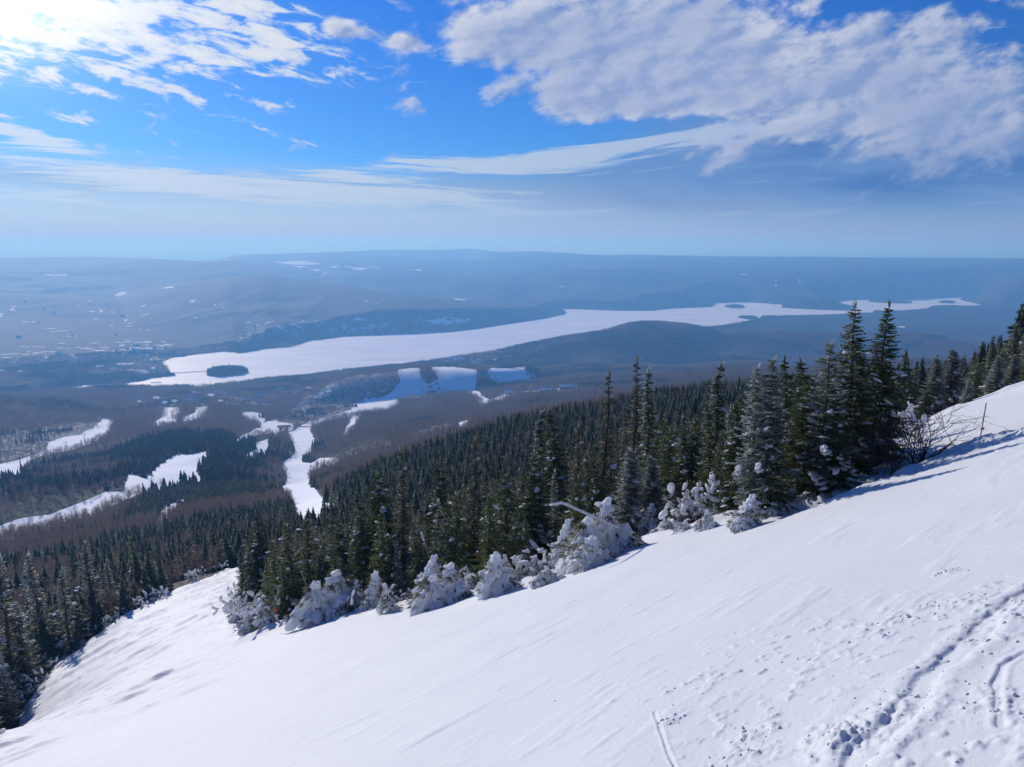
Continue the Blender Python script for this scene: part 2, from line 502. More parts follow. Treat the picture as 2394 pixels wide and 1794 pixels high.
N_NEAR = 6      # the first ridges stand on the viewer's side of the lake
_la = np.arctan2(LAKE[:, 0], LAKE[:, 1])
_lr = np.hypot(LAKE[:, 0], LAKE[:, 1])
_ka = np.linspace(_la.min(), _la.max(), 60)
_km = []
for _a in _ka:
    _c = []
    for _i in range(len(LAKE)):
        a0_, a1_ = _la[_i], _la[(_i + 1) % len(LAKE)]
        if (a0_ - _a) * (a1_ - _a) <= 0 and a0_ != a1_:
            _t = (_a - a0_) / (a1_ - a0_)
            _c.append(_lr[_i] + _t * (_lr[(_i + 1) % len(LAKE)] - _lr[_i]))
    _km.append((min(_c) + max(_c)) / 2 if _c else _lr.mean())


def beyond_lake(az, r):
    return sstep(r - np.interp(az, _ka, _km), -50, 350)


def height(x, y, want_sd=False):
    x = np.asarray(x, float)
    y = np.asarray(y, float)
    r = np.hypot(x, y) + 1e-6
    az = np.arctan2(x, y)
    base = rbf_s(az, np.log(np.clip(r, 1.5, 5200))) * np.minimum(r, 5200)
    far = sstep(r, 3000, 5200)
    base = base + 600.0
    # rolling detail
    nz = fbm(x / 900, y / 900, 4, 3) * 16 * sstep(r, 900, 2600) + fbm(x / 160, y / 160, 3, 9) * 5 * sstep(r, 150, 900) * (1 - 0.6 * far)
    nz = nz + (fbm(x / 1500, y / 1500, 5, 21) + 0.10) * 65 * sstep(r, 5500, 11000) + (fbm(x / 9000, y / 9000, 3, 33) + 0.1) * 110 * sstep(r, 16000, 40000)
    h = base + nz
    K = 9.0
    acc = np.exp(np.clip(h / K, -50, 60) - 30)
    hm = h
    far_mask = r > 1200
    if far_mask.any():
        xs, ys = x[far_mask], y[far_mask]
        azf = az[far_mask]
        rs = r[far_mask]
        wob = fbm(xs / 420, ys / 420, 4, 51)
        wob2 = fbm(xs / 1900, ys / 1900, 3, 52)
        wob3 = fbm(xs / 2600, ys / 5200, 4, 53)
        hh = h[far_mask]
        bl = np.maximum(hh, 4.0)
        best = bl
        byd = beyond_lake(azf, rs)
        for ri, (P, wf, wb) in enumerate(RIDGES):
            azs_ = azf
            rc = np.interp(azs_, P[:, 0], P[:, 1])
            zc_ = np.interp(azs_, P[:, 0], P[:, 2], left=0.0, right=0.0)
            q = (rs - rc) / np.where(rs < rc, wf, wb)
            q = np.abs(q)
            gul = np.abs(fbm(xs / 620 + ri, ys / 620, 3, 54)) * -60 + 14
            prof = np.exp(-(q ** 2) * (1 + 0.5 * wob * np.minimum(q * 2, 1.0))) * (1 - sstep(q, 1.1, 1.7))
            if ri >= N_NEAR:
                prof = prof * byd
            hr = zc_ * prof + (wob * min(wf, 3500) * 0.014 + wob2 * (min(wf, 3000) * 0.016 if wf < 3000 else 0) + (wob3 * 120 if wf >= 3000 else 0) + (gul if ri >= N_NEAR and wf < 3000 else 0)) * np.minimum(q * 1.5, 1.0) * prof
            best = np.maximum(best, hr) + np.maximum(0, 6 - np.abs(best - hr)) ** 2 / 24.0
        hm = h.copy()
        hm[far_mask] = best
    z = hm
    sd = np.full(x.shape, 1e4)
    lm = (r > 2300) & (r < 11000) & (az > R(-50)) & (az < R(45))
    if lm.any():
        s1 = sdf_poly(x[lm], y[lm], LAKE)
        s2 = sdf_poly(x[lm], y[lm], RIVER)
        s = np.minimum(s1, s2)
        s = s + fbm(x[lm] / 60, y[lm] / 60, 3, 77) * 9
        for cx, cy, a0, a, b, hgt in ISLW:
            dx, dy = x[lm] - cx, y[lm] - cy
            tx = (dx * math.cos(a0) - dy * math.sin(a0)) / a
            ty = (dx * math.sin(a0) + dy * math.cos(a0)) / b
            q = (1 - np.sqrt(tx * tx + ty * ty)) * min(a, b)
            s = np.maximum(s, q + fbm(x[lm] / 30, y[lm] / 30, 2, 7) * 5)
        sd[lm] = s
        shore = np.where(s < 0, np.maximum(s * 0.3, -3.0) - 0.4, np.minimum(s * 0.10, 1e9) + 0.5)
        zz = z[lm]
        lim = np.where(s < 0, shore, np.minimum(np.maximum(zz, 3 + s * 0.01), shore + np.maximum(s - 60, 0) * 0.10 + np.maximum(s - 130, 0) * 0.45))
        z[lm] = lim
    z = np.maximum(z, np.where(sd < 0, -9, 1.0)) + LAKE_Z
    return (z, sd) if want_sd else z


def H1(x, y):
    return float(height(np.array([x]), np.array([y]))[0])


_rr = np.exp(np.linspace(math.log(12), math.log(30000), 2600))


def hit(X, Y, rmin=12.0, rmax=30000.0):
    """the first ground point on the sight line through a photograph pixel"""
    az, s = px_as(X, Y)
    q = _rr[(_rr >= rmin) & (_rr <= rmax)]
    sx, cy = math.sin(az), math.cos(az)
    z = height(q * sx, q * cy)
    ok = np.nonzero(z / q >= s)[0]
    if len(ok) == 0:
        return None
    i = ok[0]
    r = q[i]
    if i > 0:
        f0, f1 = z[i - 1] / q[i - 1] - s, z[i] / q[i] - s
        if f1 != f0:
            t = min(1, max(0, -f0 / (f1 - f0)))
            r = q[i - 1] + t * (q[i] - q[i - 1])
    return (r * sx, r * cy)


def world_poly(px, rmin=12.0):
    """outline seen in the photograph laid down on the ground"""
    out = []
    n = len(px)
    for i in range(n):
        a, b = px[i], px[(i + 1) % n]
        m = max(1, int(math.hypot(a[0] - b[0], a[1] - b[1]) / 14))
        for k in range(m):
            t = k / m
            h = hit(a[0] + (b[0] - a[0]) * t, a[1] + (b[1] - a[1]) * t, rmin)
            if h:
                out.append(h)
    return np.array(out)


Z6 = lambda p: zc(0, 900, 2.764, p)
B4 = lambda p: zc(500, 820, 4.144, p)
B8 = lambda p: zc(850, 820, 4.022, p)
RUNS_PX = [
    Z6([(-60, 960), (0, 915), (140, 862), (330, 835), (560, 745), (690, 690), (800, 690), (820, 580), (845, 576), (940, 605), (1030, 520), (1100, 470), (1105, 456), (1240, 448), (1340, 432), (1340, 440), (1275, 500), (1268, 560), (1300, 605),
        (1190, 592), (1080, 640), (960, 655), (870, 690), (720, 755), (560, 830), (400, 850), (310, 905), (140, 955), (0, 1005), (-60, 1040)]),
    Z6([(-60, 530), (0, 510), (140, 480), (300, 420), (310, 375), (400, 340), (520, 322), (640, 255), (660, 220), (725, 228), (690, 300), (600, 350), (460, 400), (340, 420), (200, 460), (130, 560), (100, 590), (50, 570), (0, 585), (-60, 600)]),
    Z6([(1060, 145), (1165, 148), (1130, 235), (980, 262), (1045, 210)]),
    Z6([(1270, 145), (1350, 138), (1330, 175), (1240, 215), (1190, 240), (1180, 210), (1260, 180)]),
    B4([(275, 605), (370, 590), (470, 612), (495, 650), (480, 700), (560, 680), (615, 660), (640, 695), (750, 705), (775, 735), (720, 760), (640, 770), (600, 800), (570, 770), (420, 790), (340, 830), (220, 870), (215, 860), (320, 800), (450, 745), (460, 710), (400, 665), (320, 650)]),
    B4([(820, 740), (900, 700), (1000, 665), (940, 700), (930, 790), (990, 870), (930, 960), (850, 1080), (940, 1092), (1030, 1040), (1120, 1040), (1210, 1035), (1130, 1085), (1050, 1080), (940, 1150), (920, 1280), (1040, 1400), (1090, 1480), (1180, 1480), (1180, 1600), (1000, 1658), (820, 1700), (790, 1600), (760, 1500), (740, 1400), (650, 1370), (700, 1280), (720, 1200), (660, 1090), (780, 1000), (780, 900), (720, 790)]),
    B4([(410, 885), (540, 850), (540, 890), (510, 985), (440, 990), (310, 1070), (320, 1010), (410, 960)]),
    B4([(1340, 600), (1405, 600), (1400, 650), (1360, 720), (1250, 830), (1300, 720), (1335, 650)]),
    B4([(820, 745), (960, 680), (1130, 632), (1330, 570), (1440, 600), (1130, 655), (1000, 690), (900, 725)]),
    B8([(315, 178), (460, 165), (520, 165), (530, 200), (540, 260), (590, 310), (640, 300), (760, 240), (770, 200), (700, 172), (640, 155), (800, 148), (1070, 180), (1060, 200), (990, 240), (1050, 300), (1080, 380), (1120, 430), (1200, 465), (1140, 515), (1100, 510),
        (1060, 420), (980, 370), (920, 280), (820, 260), (700, 300), (620, 330), (480, 380), (350, 440), (270, 530), (240, 575), (190, 555), (100, 540), (0, 580), (-110, 590), (-110, 500), (0, 460), (180, 440), (300, 360), (350, 280), (350, 205)]),
    B8([(890, 680), (975, 650), (985, 690), (920, 755), (905, 740)]),
    B8([(1100, 165), (1300, 168), (1480, 152), (1580, 132), (1500, 180), (1620, 240), (1480, 205), (1250, 205)]),
    Z6([(1000, 885), (1060, 800), (1150, 745), (1205, 730), (1180, 770), (1120, 830), (1050, 875)]),
    zc(500, 900, 2.764, [(200, 480), (235, 440), (275, 425), (270, 450), (240, 480), (205, 492)]),
    B8([(1200, 462), (1330, 400), (1560, 380), (1850, 352), (2060, 335), (2070, 360), (1850, 385), (1650, 410), (1400, 420), (1250, 470)]),
    # the piste below the clump at left
    [(552, 1335), (600, 1400), (560, 1480), (300, 1460), (330, 1420), (450, 1362)],
]
SPARSE_PX = [   # open birch slopes with snow showing between the trunks
    B4([(640, 700), (800, 520), (1000, 400), (1150, 300), (1400, 235), (1780, 200), (1810, 280), (1760, 360), (1600, 440), (1350, 500), (1320, 570), (1100, 640), (820, 720)]),
    B8([(1020, 660), (1200, 590), (1400, 550), (1480, 550), (1470, 580), (1350, 590), (1200, 620), (1040, 685)]),
    B8([(400, 790), (730, 690), (890, 680), (900, 740), (700, 790), (420, 830)]),
    B4([(1100, 1050), (1400, 920), (1740, 850), (1750, 900), (1500, 960), (1200, 1060)]),
    Z6([(0, 300), (300, 270), (640, 230), (640, 260), (520, 320), (310, 375), (300, 420), (0, 510)]),
    B8([(1050, 200), (1300, 200), (1500, 210), (1750, 250), (1700, 300), (1300, 300), (1080, 260)]),
]
def grow(P, d):
    P = np.asarray(P)
    a = np.roll(P, 1, 0)
    b = np.roll(P, -1, 0)
    t = b - a
    t /= np.linalg.norm(t, axis=1)[:, None] + 1e-9
    n = np.stack([t[:, 1], -t[:, 0]], 1)
    area = 0.5 * np.sum(P[:, 0] * np.roll(P[:, 1], -1) - np.roll(P[:, 0], -1) * P[:, 1])
    return P + n * d * (1 if area > 0 else -1)


RUNS = [world_poly(p, 150 if i != 15 else 60) for i, p in enumerate(RUNS_PX)]
RUNS.append(grow(RIVER, 12))
SPARSE = [world_poly(p, 300) for p in SPARSE_PX]
# distant fields and frozen ponds, white
FIELDS_PX = [zc(0, 560, 2.765, p) for p in [
    [(280, 228), (400, 225), (425, 220), (430, 236), (330, 234)], [(730, 358), (790, 338), (830, 333), (800, 358), (750, 368)], [(1225, 395), (1258, 392), (1250, 404), (1232, 403)],
    [(1780, 146), (1960, 138), (2080, 158), (2000, 164), (1850, 158)], [(1870, 170), (1990, 175), (1940, 182)], [(1990, 190), (2090, 194), (2040, 204)], [(2095, 174), (2190, 177), (2170, 183)], [(2070, 212), (2115, 216), (2090, 222)],
    [(1050, 315), (1110, 303), (1128, 312), (1060, 320)], [(0, 490), (18, 490), (8, 502), (-20, 500)], [(640, 452), (660, 452), (655, 470), (645, 465)], [(800, 505), (818, 520), (812, 535)]]] + \
    [zc(800, 560, 2.765, p) for p in [[(10, 172), (60, 170), (170, 184), (150, 192), (60, 188)], [(180, 178), (240, 180), (225, 186)], [(710, 384), (820, 384), (800, 393), (740, 391)], [(1380, 304), (1440, 302), (1420, 310)], [(450, 196), (520, 192), (500, 202)],
                                     [(485, 540), (560, 515), (700, 520), (820, 515), (835, 535), (740, 545), (600, 548)]]] + \
    [zc(1600, 560, 2.786, p) for p in [[(1290, 284), (1330, 287), (1305, 292)], [(1370, 566), (1440, 566), (1430, 573), (1380, 572)], [(520, 590), (610, 590), (600, 596)]]]
FIELDS = []
for p in FIELDS_PX:
    q = [hit(a, b, 1500) for a, b in p]
    q = [k for k in q if k]
    if len(q) > 2:
        FIELDS.append(np.array(q))
# left edge of the piste beside the forest, and the treeline on the right of the piste
LEFT_EDGE_PX = [(-60, 1790), (0, 1738), (60, 1670), (110, 1590), (150, 1535), (230, 1485), (300, 1442), (380, 1405), (450, 1372), (510, 1345), (552, 1330)]
RIGHT_EDGE_PX = [(552, 1335), (575, 1400), (535, 1440), (585, 1488), (640, 1470), (700, 1452), (790, 1440), (900, 1428), (980, 1402), (1060, 1385), (1140, 1400), (1200, 1372), (1290, 1340), (1340, 1300), (1400, 1262), (1500, 1250), (1600, 1250), (1680, 1222), (1750, 1200), (1850, 1180), (1950, 1150), (2040, 1100), (2100, 1045), (2130, 1000), (2219, 952), (2394, 909), (2600, 880)]
LE = np.array([hit(a, b, 40) or (0, 0) for a, b in LEFT_EDGE_PX])
RE = []
for a, b in RIGHT_EDGE_PX:
    az, s = px_as(a, b)
    h = hit(a, b, 15)
    if h is None or math.hypot(*h) > 200:
        rr = 160 if a < 560 else 70
        h = (rr * math.sin(az), rr * math.cos(az))
    RE.append(h)
RE = np.array(RE)
print('LE r', [round(math.hypot(*p)) for p in LE])
print('RE r', [round(math.hypot(*p)) for p in RE])
# the open piste: everything on the viewer's side of both edges
PISTE = np.array([(-400, -50), (-400, 20)] + [tuple(p) for p in LE] + [tuple(p) for p in RE] + [(140, 60), (140, -50)])


# houses of the valley, each in its own small clearing
hr = np.random.default_rng(5)
HOUSES = []
for (xa, xb, ya, yb, n, key) in [(30, 190, 828, 856, 14, 'valley'), (225, 300, 815, 870, 12, 'valley'), (295, 395, 806, 850, 26, 'valley'), (345, 385, 848, 872, 5, 'valley'), (40, 300, 690, 790, 12, 'valley'),
                                 (300, 420, 925, 950, 10, 'village'), (405, 640, 922, 946, 30, 'village'), (640, 730, 905, 928, 6, 'village'), (560, 640, 760, 790, 4, 'far'), (800, 940, 762, 780, 12, 'far'), (970, 1110, 746, 760, 7, 'far'),
                                 (985, 1060, 832, 850, 9, 'knoll'), (1065, 1115, 838, 850, 7, 'knoll'), (1150, 1200, 826, 850, 4, 'knoll')]:
    for _ in range(n):
        p = hit(hr.uniform(xa, xb), hr.uniform(ya, yb), 1200)
        if p and abs(float(sdf_poly(np.array([p[0]]), np.array([p[1]]), LAKE)[0])) > 25 and float(sdf_poly(np.array([p[0]]), np.array([p[1]]), LAKE)[0]) > 0 and float(sdf_poly(np.array([p[0]]), np.array([p[1]]), RIVER)[0]) > 15:
            HOUSES.append((p[0], p[1], key, int(hr.integers(0, 4)), hr.uniform(-0.7, 0.7), hr.uniform(0.9, 1.5)))
CLEAR = [(h[0], h[1], hr.uniform(14, 30), hr.uniform(8, 14), hr.uniform(0, 3.1)) for h in HOUSES]
for (xa, xb, ya, yb, n, sz) in [(0, 290, 800, 870, 60, 20), (280, 395, 795, 870, 55, 22), (300, 640, 915, 950, 34, 18), (0, 420, 690, 790, 20, 24), (560, 1100, 750, 790, 24, 20), (960, 1120, 830, 852, 14, 18), (400, 900, 700, 760, 14, 16), (640, 760, 900, 930, 8, 12), (1100, 1300, 830, 860, 6, 12), (1650, 2000, 640, 670, 12, 22)]:
    for _ in range(n):
        p = hit(hr.uniform(xa, xb), hr.uniform(ya, yb), 1200)
        if p:
            CLEAR.append((p[0], p[1], sz * hr.uniform(0.6, 2.6), sz * hr.uniform(0.25, 0.7), hr.uniform(-0.6, 0.6)))


def snow_mask(x, y):
    """1 on open snow, 0 under forest, and the share of open snow between sparse trunks"""
    r = np.hypot(x, y)
    m = np.zeros(x.shape)
    wob = fbm(x / 40, y / 40, 3, 90) * np.clip(r / 150, 1, 9)
    near = r < 260
    if near.any():
        d = sdf_poly(x[near], y[near], PISTE)
        m[near] = np.maximum(m[near], sstep(-d, -1.5, 0.5))
    for P, soft in [(p, 1.0) for p in RUNS] + [(p, 0.42) for p in SPARSE] + [(p, 1.2) for p in FIELDS]:
        if len(P) < 3:
            continue
        lo, hi = P.min(0) - 60, P.max(0) + 60
        q = (x > lo[0]) & (x < hi[0]) & (y > lo[1]) & (y < hi[1])
        if not q.any():
            continue
        d = sdf_poly(x[q], y[q], P)
        if soft == 1.0:
            for k in (0.33, 0.66, 1.0):
                f = 1 + k * np.clip(0.036 * r[q], 24.0, 80.0) / r[q]
                d = np.minimum(d, sdf_poly(x[q] * f, y[q] * f, P))
        d = d + wob[q] * (0.35 if soft <= 1 else 2.0)
        m[q] = np.maximum(m[q], sstep(-d, -4, 4) * min(soft, 1.0))
    for cx, cy, a, b, th in CLEAR:
        q = (np.abs(x - cx) < a + 8) & (np.abs(y - cy) < a + 8)
        if q.any():
            dx, dy = x[q] - cx, y[q] - cy
            u, v = dx * math.cos(th) + dy * math.sin(th), -dx * math.sin(th) + dy * math.cos(th)
            m[q] = np.maximum(m[q], sstep(1.15 + fbm(x[q] / 14, y[q] / 14, 2, 95) * 0.5 - np.sqrt((u / a) ** 2 + (v / b) ** 2), 0, 0.3) * 0.95)
    return np.clip(m, 0, 1)


# ------------------------------------------------------------------ mesh building
def mesh_np(name, V, faces, mats=None, mat_idx=None, smooth=True, tris=None):
    """V (n,3); faces: (m,4) or (m,3) int array, or list of such arrays"""
    me = bpy.data.meshes.new(name)
    if not isinstance(faces, (list, tuple)):
        faces = [faces]
    faces = [np.asarray(f, dtype=np.int32) for f in faces if len(f)]
    tot = [f.shape[1] for f in faces for _ in range(1)]
    nl = sum(f.size for f in faces)
    nf = sum(len(f) for f in faces)
    me.vertices.add(len(V))
    me.vertices.foreach_set('co', np.asarray(V, dtype=np.float32).ravel())
    me.loops.add(nl)
    me.loops.foreach_set('vertex_index', np.concatenate([f.ravel() for f in faces]))
    me.polygons.add(nf)
    sizes = np.concatenate([np.full(len(f), f.shape[1], dtype=np.int32) for f in faces])
    starts = np.concatenate([[0], np.cumsum(sizes)[:-1]]).astype(np.int32)
    me.polygons.foreach_set('loop_start', starts)
    if mat_idx is not None:
        me.polygons.foreach_set('material_index', np.asarray(mat_idx, dtype=np.int32))
    me.polygons.foreach_set('use_smooth', np.full(nf, smooth))
    for m in (mats or []):
        me.materials.append(m)
    me.update(calc_edges=True)
    return me


def link(name, me, parent=None, loc=(0, 0, 0), label=None, cat=None, group=None, kind=None):
    o = bpy.data.objects.new(name, me)
    COL.objects.link(o)
    o.location = loc
    if parent is not None:
        o.parent = parent
    tag(o, label, cat, group, kind)
    return o


def tag(o, label=None, cat=None, group=None, kind=None):
    if label:
        o['label'] = label
    if cat:
        o['category'] = cat
    if group:
        o['group'] = group
    if kind:
        o['kind'] = kind
    return o


def attr(me, name, vals):
    a = me.attributes.new(name, 'FLOAT', 'POINT')
    a.data.foreach_set('value', np.asarray(vals, dtype=np.float32))


def grid_faces(nr, nc):
    i = np.arange((nr - 1) * (nc - 1))
    a = (i // (nc - 1)) * nc + i % (nc - 1)
    return np.stack([a, a + 1, a + nc + 1, a + nc], 1)


def new_mat(name):
    m = bpy.data.materials.new(name)
    m.use_nodes = True
    t = NT(m.node_tree)
    b = t.n['Principled BSDF']
    return m, t, b


def simple_mat(name, col, rough=0.8, var=0.15, scale=3.0, spec=0.2):
    m, t, b = new_mat(name)
    tc = t.new('ShaderNodeTexCoord')
    n = t.noise(tc.outputs['Object'], scale, 4, 0.6)
    c2 = tuple(max(0, c * (1 - var)) for c in col) + (1,)
    c1 = tuple(min(1, c * (1 + var)) for c in col) + (1,)
    t.l.new(t.mix(n, c2, c1), b.inputs['Base Color'])
    b.inputs['Roughness'].default_value = rough
    b.inputs['Specular IOR Level'].default_value = spec
    return m


def mat_snow(name='snow', near=True, k=1.0):
    m, t, b = new_mat(name)
    geo = t.new('ShaderNodeNewGeometry')
    pos = geo.outputs['Position']
    n = t.noise(pos, 0.15, 5, 0.6)
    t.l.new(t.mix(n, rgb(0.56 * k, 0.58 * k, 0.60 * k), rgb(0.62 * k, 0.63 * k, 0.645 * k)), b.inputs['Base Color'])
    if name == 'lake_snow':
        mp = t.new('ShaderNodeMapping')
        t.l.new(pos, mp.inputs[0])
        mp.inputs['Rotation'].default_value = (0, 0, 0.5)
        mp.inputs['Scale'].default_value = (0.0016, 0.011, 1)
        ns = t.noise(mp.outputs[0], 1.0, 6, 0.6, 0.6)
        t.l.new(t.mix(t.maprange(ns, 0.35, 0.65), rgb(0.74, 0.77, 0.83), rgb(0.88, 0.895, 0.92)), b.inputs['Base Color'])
    b.inputs['Roughness'].default_value = 0.65
    b.inputs['Specular IOR Level'].default_value = 0.25
    if name == 'clinging_snow':
        tr = t.new('ShaderNodeBsdfTranslucent')
        tr.inputs[0].default_value = rgb(0.88, 0.90, 0.93)
        mx = t.new('ShaderNodeMixShader')
        mx.inputs[0].default_value = 0.45
        t.l.new(b.outputs[0], mx.inputs[1])
        t.l.new(tr.outputs[0], mx.inputs[2])
        t.l.new(mx.outputs[0], t.n['Material Output'].inputs[0])
    if near:
        bm = t.new('ShaderNodeBump')
        bm.inputs['Strength'].default_value = 0.5
        bm.inputs['Distance'].default_value = 0.02
        h = t.math('ADD', t.noise(pos, 9.0, 5, 0.65), t.math('MULTIPLY', t.noise(pos, 40.0, 3, 0.6), 0.4))
        t.l.new(h, bm.inputs['Height'])
        t.l.new(bm.outputs[0], b.inputs['Normal'])
    return m


def mat_land():
    """forest floor and far woods, with open snow where the mask attribute says so"""
    m, t, b = new_mat('forested_land')
    geo = t.new('ShaderNodeNewGeometry')
    pos = geo.outputs['Position']
    at = t.new('ShaderNodeAttribute', attribute_name='snow')
    s = at.outputs['Fac']
    n_big = t.noise(pos, 0.0011, 6, 0.6, 0.4)
    n_mid = t.noise(pos, 0.012, 5, 0.65)
    n_fine = t.noise(pos, 0.09, 4, 0.7)
    conif = t.mix(n_fine, rgb(0.008, 0.015, 0.014), rgb(0.032, 0.044, 0.036))
    hard = t.mix(n_fine, rgb(0.022, 0.022, 0.024), rgb(0.080, 0.072, 0.068))
    wood = t.mix(t.maprange(t.math('ADD', n_big, t.math('MULTIPLY', n_mid, 0.5)), 0.62, 0.90), conif, hard)
    # thin woods let the snowy floor through in flecks
    fl = t.maprange(t.math('ADD', t.math('MULTIPLY', n_fine, 0.8), t.math('MULTIPLY', n_mid, 0.5)), 0.74, 0.86)
    wood = t.mix(t.math('MULTIPLY', fl, 0.22), wood, rgb(0.6, 0.65, 0.72))
    edge = t.maprange(t.math('ADD', s, t.math('MULTIPLY_ADD', n_fine, 0.5, -0.25)), 0.35, 0.6)
    c = t.mix(edge, wood, rgb(0.82, 0.85, 0.90))
    t.l.new(c, b.inputs['Base Color'])
    b.inputs['Roughness'].default_value = 0.9
    b.inputs['Specular IOR Level'].default_value = 0.1
    bm = t.new('ShaderNodeBump')
    bm.inputs['Distance'].default_value = 5.0
    t.set(bm.inputs['Strength'], t.math('MULTIPLY_ADD', edge, -0.97, 1.0))
    t.l.new(t.noise(pos, 0.05, 3, 0.75), bm.inputs['Height'])
    t.l.new(bm.outputs[0], b.inputs['Normal'])
    return m


M_SNOW = mat_snow()
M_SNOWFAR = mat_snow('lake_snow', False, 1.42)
M_LAND = mat_land()

# the mountain and all the land beyond, meshed as rings round the summit, finer where it is near
NA = 1150
az_g = np.linspace(R(-46), R(46), NA)
rr_g = np.concatenate([np.exp(np.linspace(math.log(183), math.log(300), 80, endpoint=False)),
                       np.exp(np.linspace(math.log(300), math.log(6000), 640, endpoint=False)),
                       np.exp(np.linspace(math.log(6000), math.log(60000), 330))])
AZ, RR = np.meshgrid(az_g, rr_g)
TX, TY = RR * np.sin(AZ), RR * np.cos(AZ)
TZ, TSD = height(TX, TY, True)
TM = snow_mask(TX.ravel(), TY.ravel()).reshape(TX.shape)
me = mesh_np('terrain', np.stack([TX, TY, TZ], -1).reshape(-1, 3), grid_faces(len(rr_g), NA), [M_LAND])
attr(me, 'snow', TM.ravel())
link('terrain', me, kind='structure')

# frozen lake
def slab(name, P, z, mat):
    n = len(P)
    me = bpy.data.meshes.new(name)
    me.from_pydata([(p[0], p[1], z) for p in P], [], [tuple(range(n))])
    me.materials.append(mat)
    if me.polygons[0].normal.z < 0:
        me.flip_normals()
    return me


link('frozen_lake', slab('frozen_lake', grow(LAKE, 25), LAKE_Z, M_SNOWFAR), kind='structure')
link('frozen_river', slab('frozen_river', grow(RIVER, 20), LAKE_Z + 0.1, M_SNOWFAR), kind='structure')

# the piste under the viewer and the forest floor beside it
NP_A = 980
az_p = np.linspace(R(-46), R(46), NP_A)
rr_p = np.concatenate([np.linspace(1.6, 17, 620, endpoint=False), np.exp(np.linspace(math.log(17), math.log(186), 430))])


def near_hit(X, Y):
    """ground under a photograph pixel close to the viewer"""
    az, s = px_as(X, Y)
    q = np.linspace(1.5, 60, 1200)
    z = height(q * math.sin(az), q * math.cos(az))
    ok = np.nonzero(z / q >= s)[0]
    i = ok[0] if len(ok) else len(q) - 1
    return (q[i] * math.sin(az), q[i] * math.cos(az))


def seg_dist(x, y, P):
    d = np.full(x.shape, 1e9)
    sg = np.zeros(x.shape)
    for i in range(len(P) - 1):
        ax, ay = P[i]
        ex, ey = P[i + 1][0] - ax, P[i + 1][1] - ay
        t = np.clip(((x - ax) * ex + (y - ay) * ey) / (ex * ex + ey * ey), 0, 1)
        dx, dy = x - ax - t * ex, y - ay - t * ey
        q = np.hypot(dx, dy)
        m = q < d
        sg = np.where(m, np.sign(ex * dy - ey * dx), sg)
        d = np.where(m, q, d)
    return d, sg


TROUGH = [near_hit(*p) for p in [(2500, 1330), (2394, 1388), (2330, 1430), (2268, 1502), (2225, 1540), (2167, 1585), (2126, 1650), (2080, 1700), (2025, 1745), (1985, 1800), (1960, 1850)]]
TRACK2 = [near_hit(*p) for p in [(2450, 1510), (2394, 1530), (2345, 1555), (2330, 1600), (2333, 1660), (2340, 1700)]]
TRACK3 = [near_hit(*p) for p in [(1530, 1670), (1545, 1710), (1560, 1750), (1585, 1800), (1600, 1840)]]
PILES = [near_hit(*p) + (w, h) for *p, w, h in [(1965, 1722, 0.34, 0.13), (2115, 1652, 0.30, 0.08), (2325, 1660, 0.26, 0.07), (1780, 1702, 0.16, 0.08), (1738, 1748, 0.24, 0.06), (2240, 1410, 0.30, 0.07), (2365, 1445, 0.22, 0.07), (2270, 1502, 0.15, 0.05), (1564, 1692, 0.10, 0.05), (2210, 1340, 0.14, 0.07), (2110, 1450, 0.2, 0.04), (2040, 1480, 0.2, 0.04)]]
ROUGH = [near_hit(*p) + (w,) for *p, w in [(1700, 1560, 1.6), (1950, 1520, 1.8), (2100, 1470, 1.8), (2300, 1420, 1.6), (2000, 1700, 1.3), (2300, 1750, 1.1), (1750, 1700, 1.2), (2200, 1600, 1.5), (1600, 1600, 1.2)]]
LIP = [near_hit(*p) for p in [(1960, 1166), (2080, 1122), (2200, 1068), (2290, 1034), (2394, 1006), (2520, 980)]]


def rough_mask(x, y):
    m = np.zeros(x.shape)
    for cx, cy, w in ROUGH:
        m = np.maximum(m, np.exp(-((x - cx) ** 2 + (y - cy) ** 2) / w ** 2))
    return m


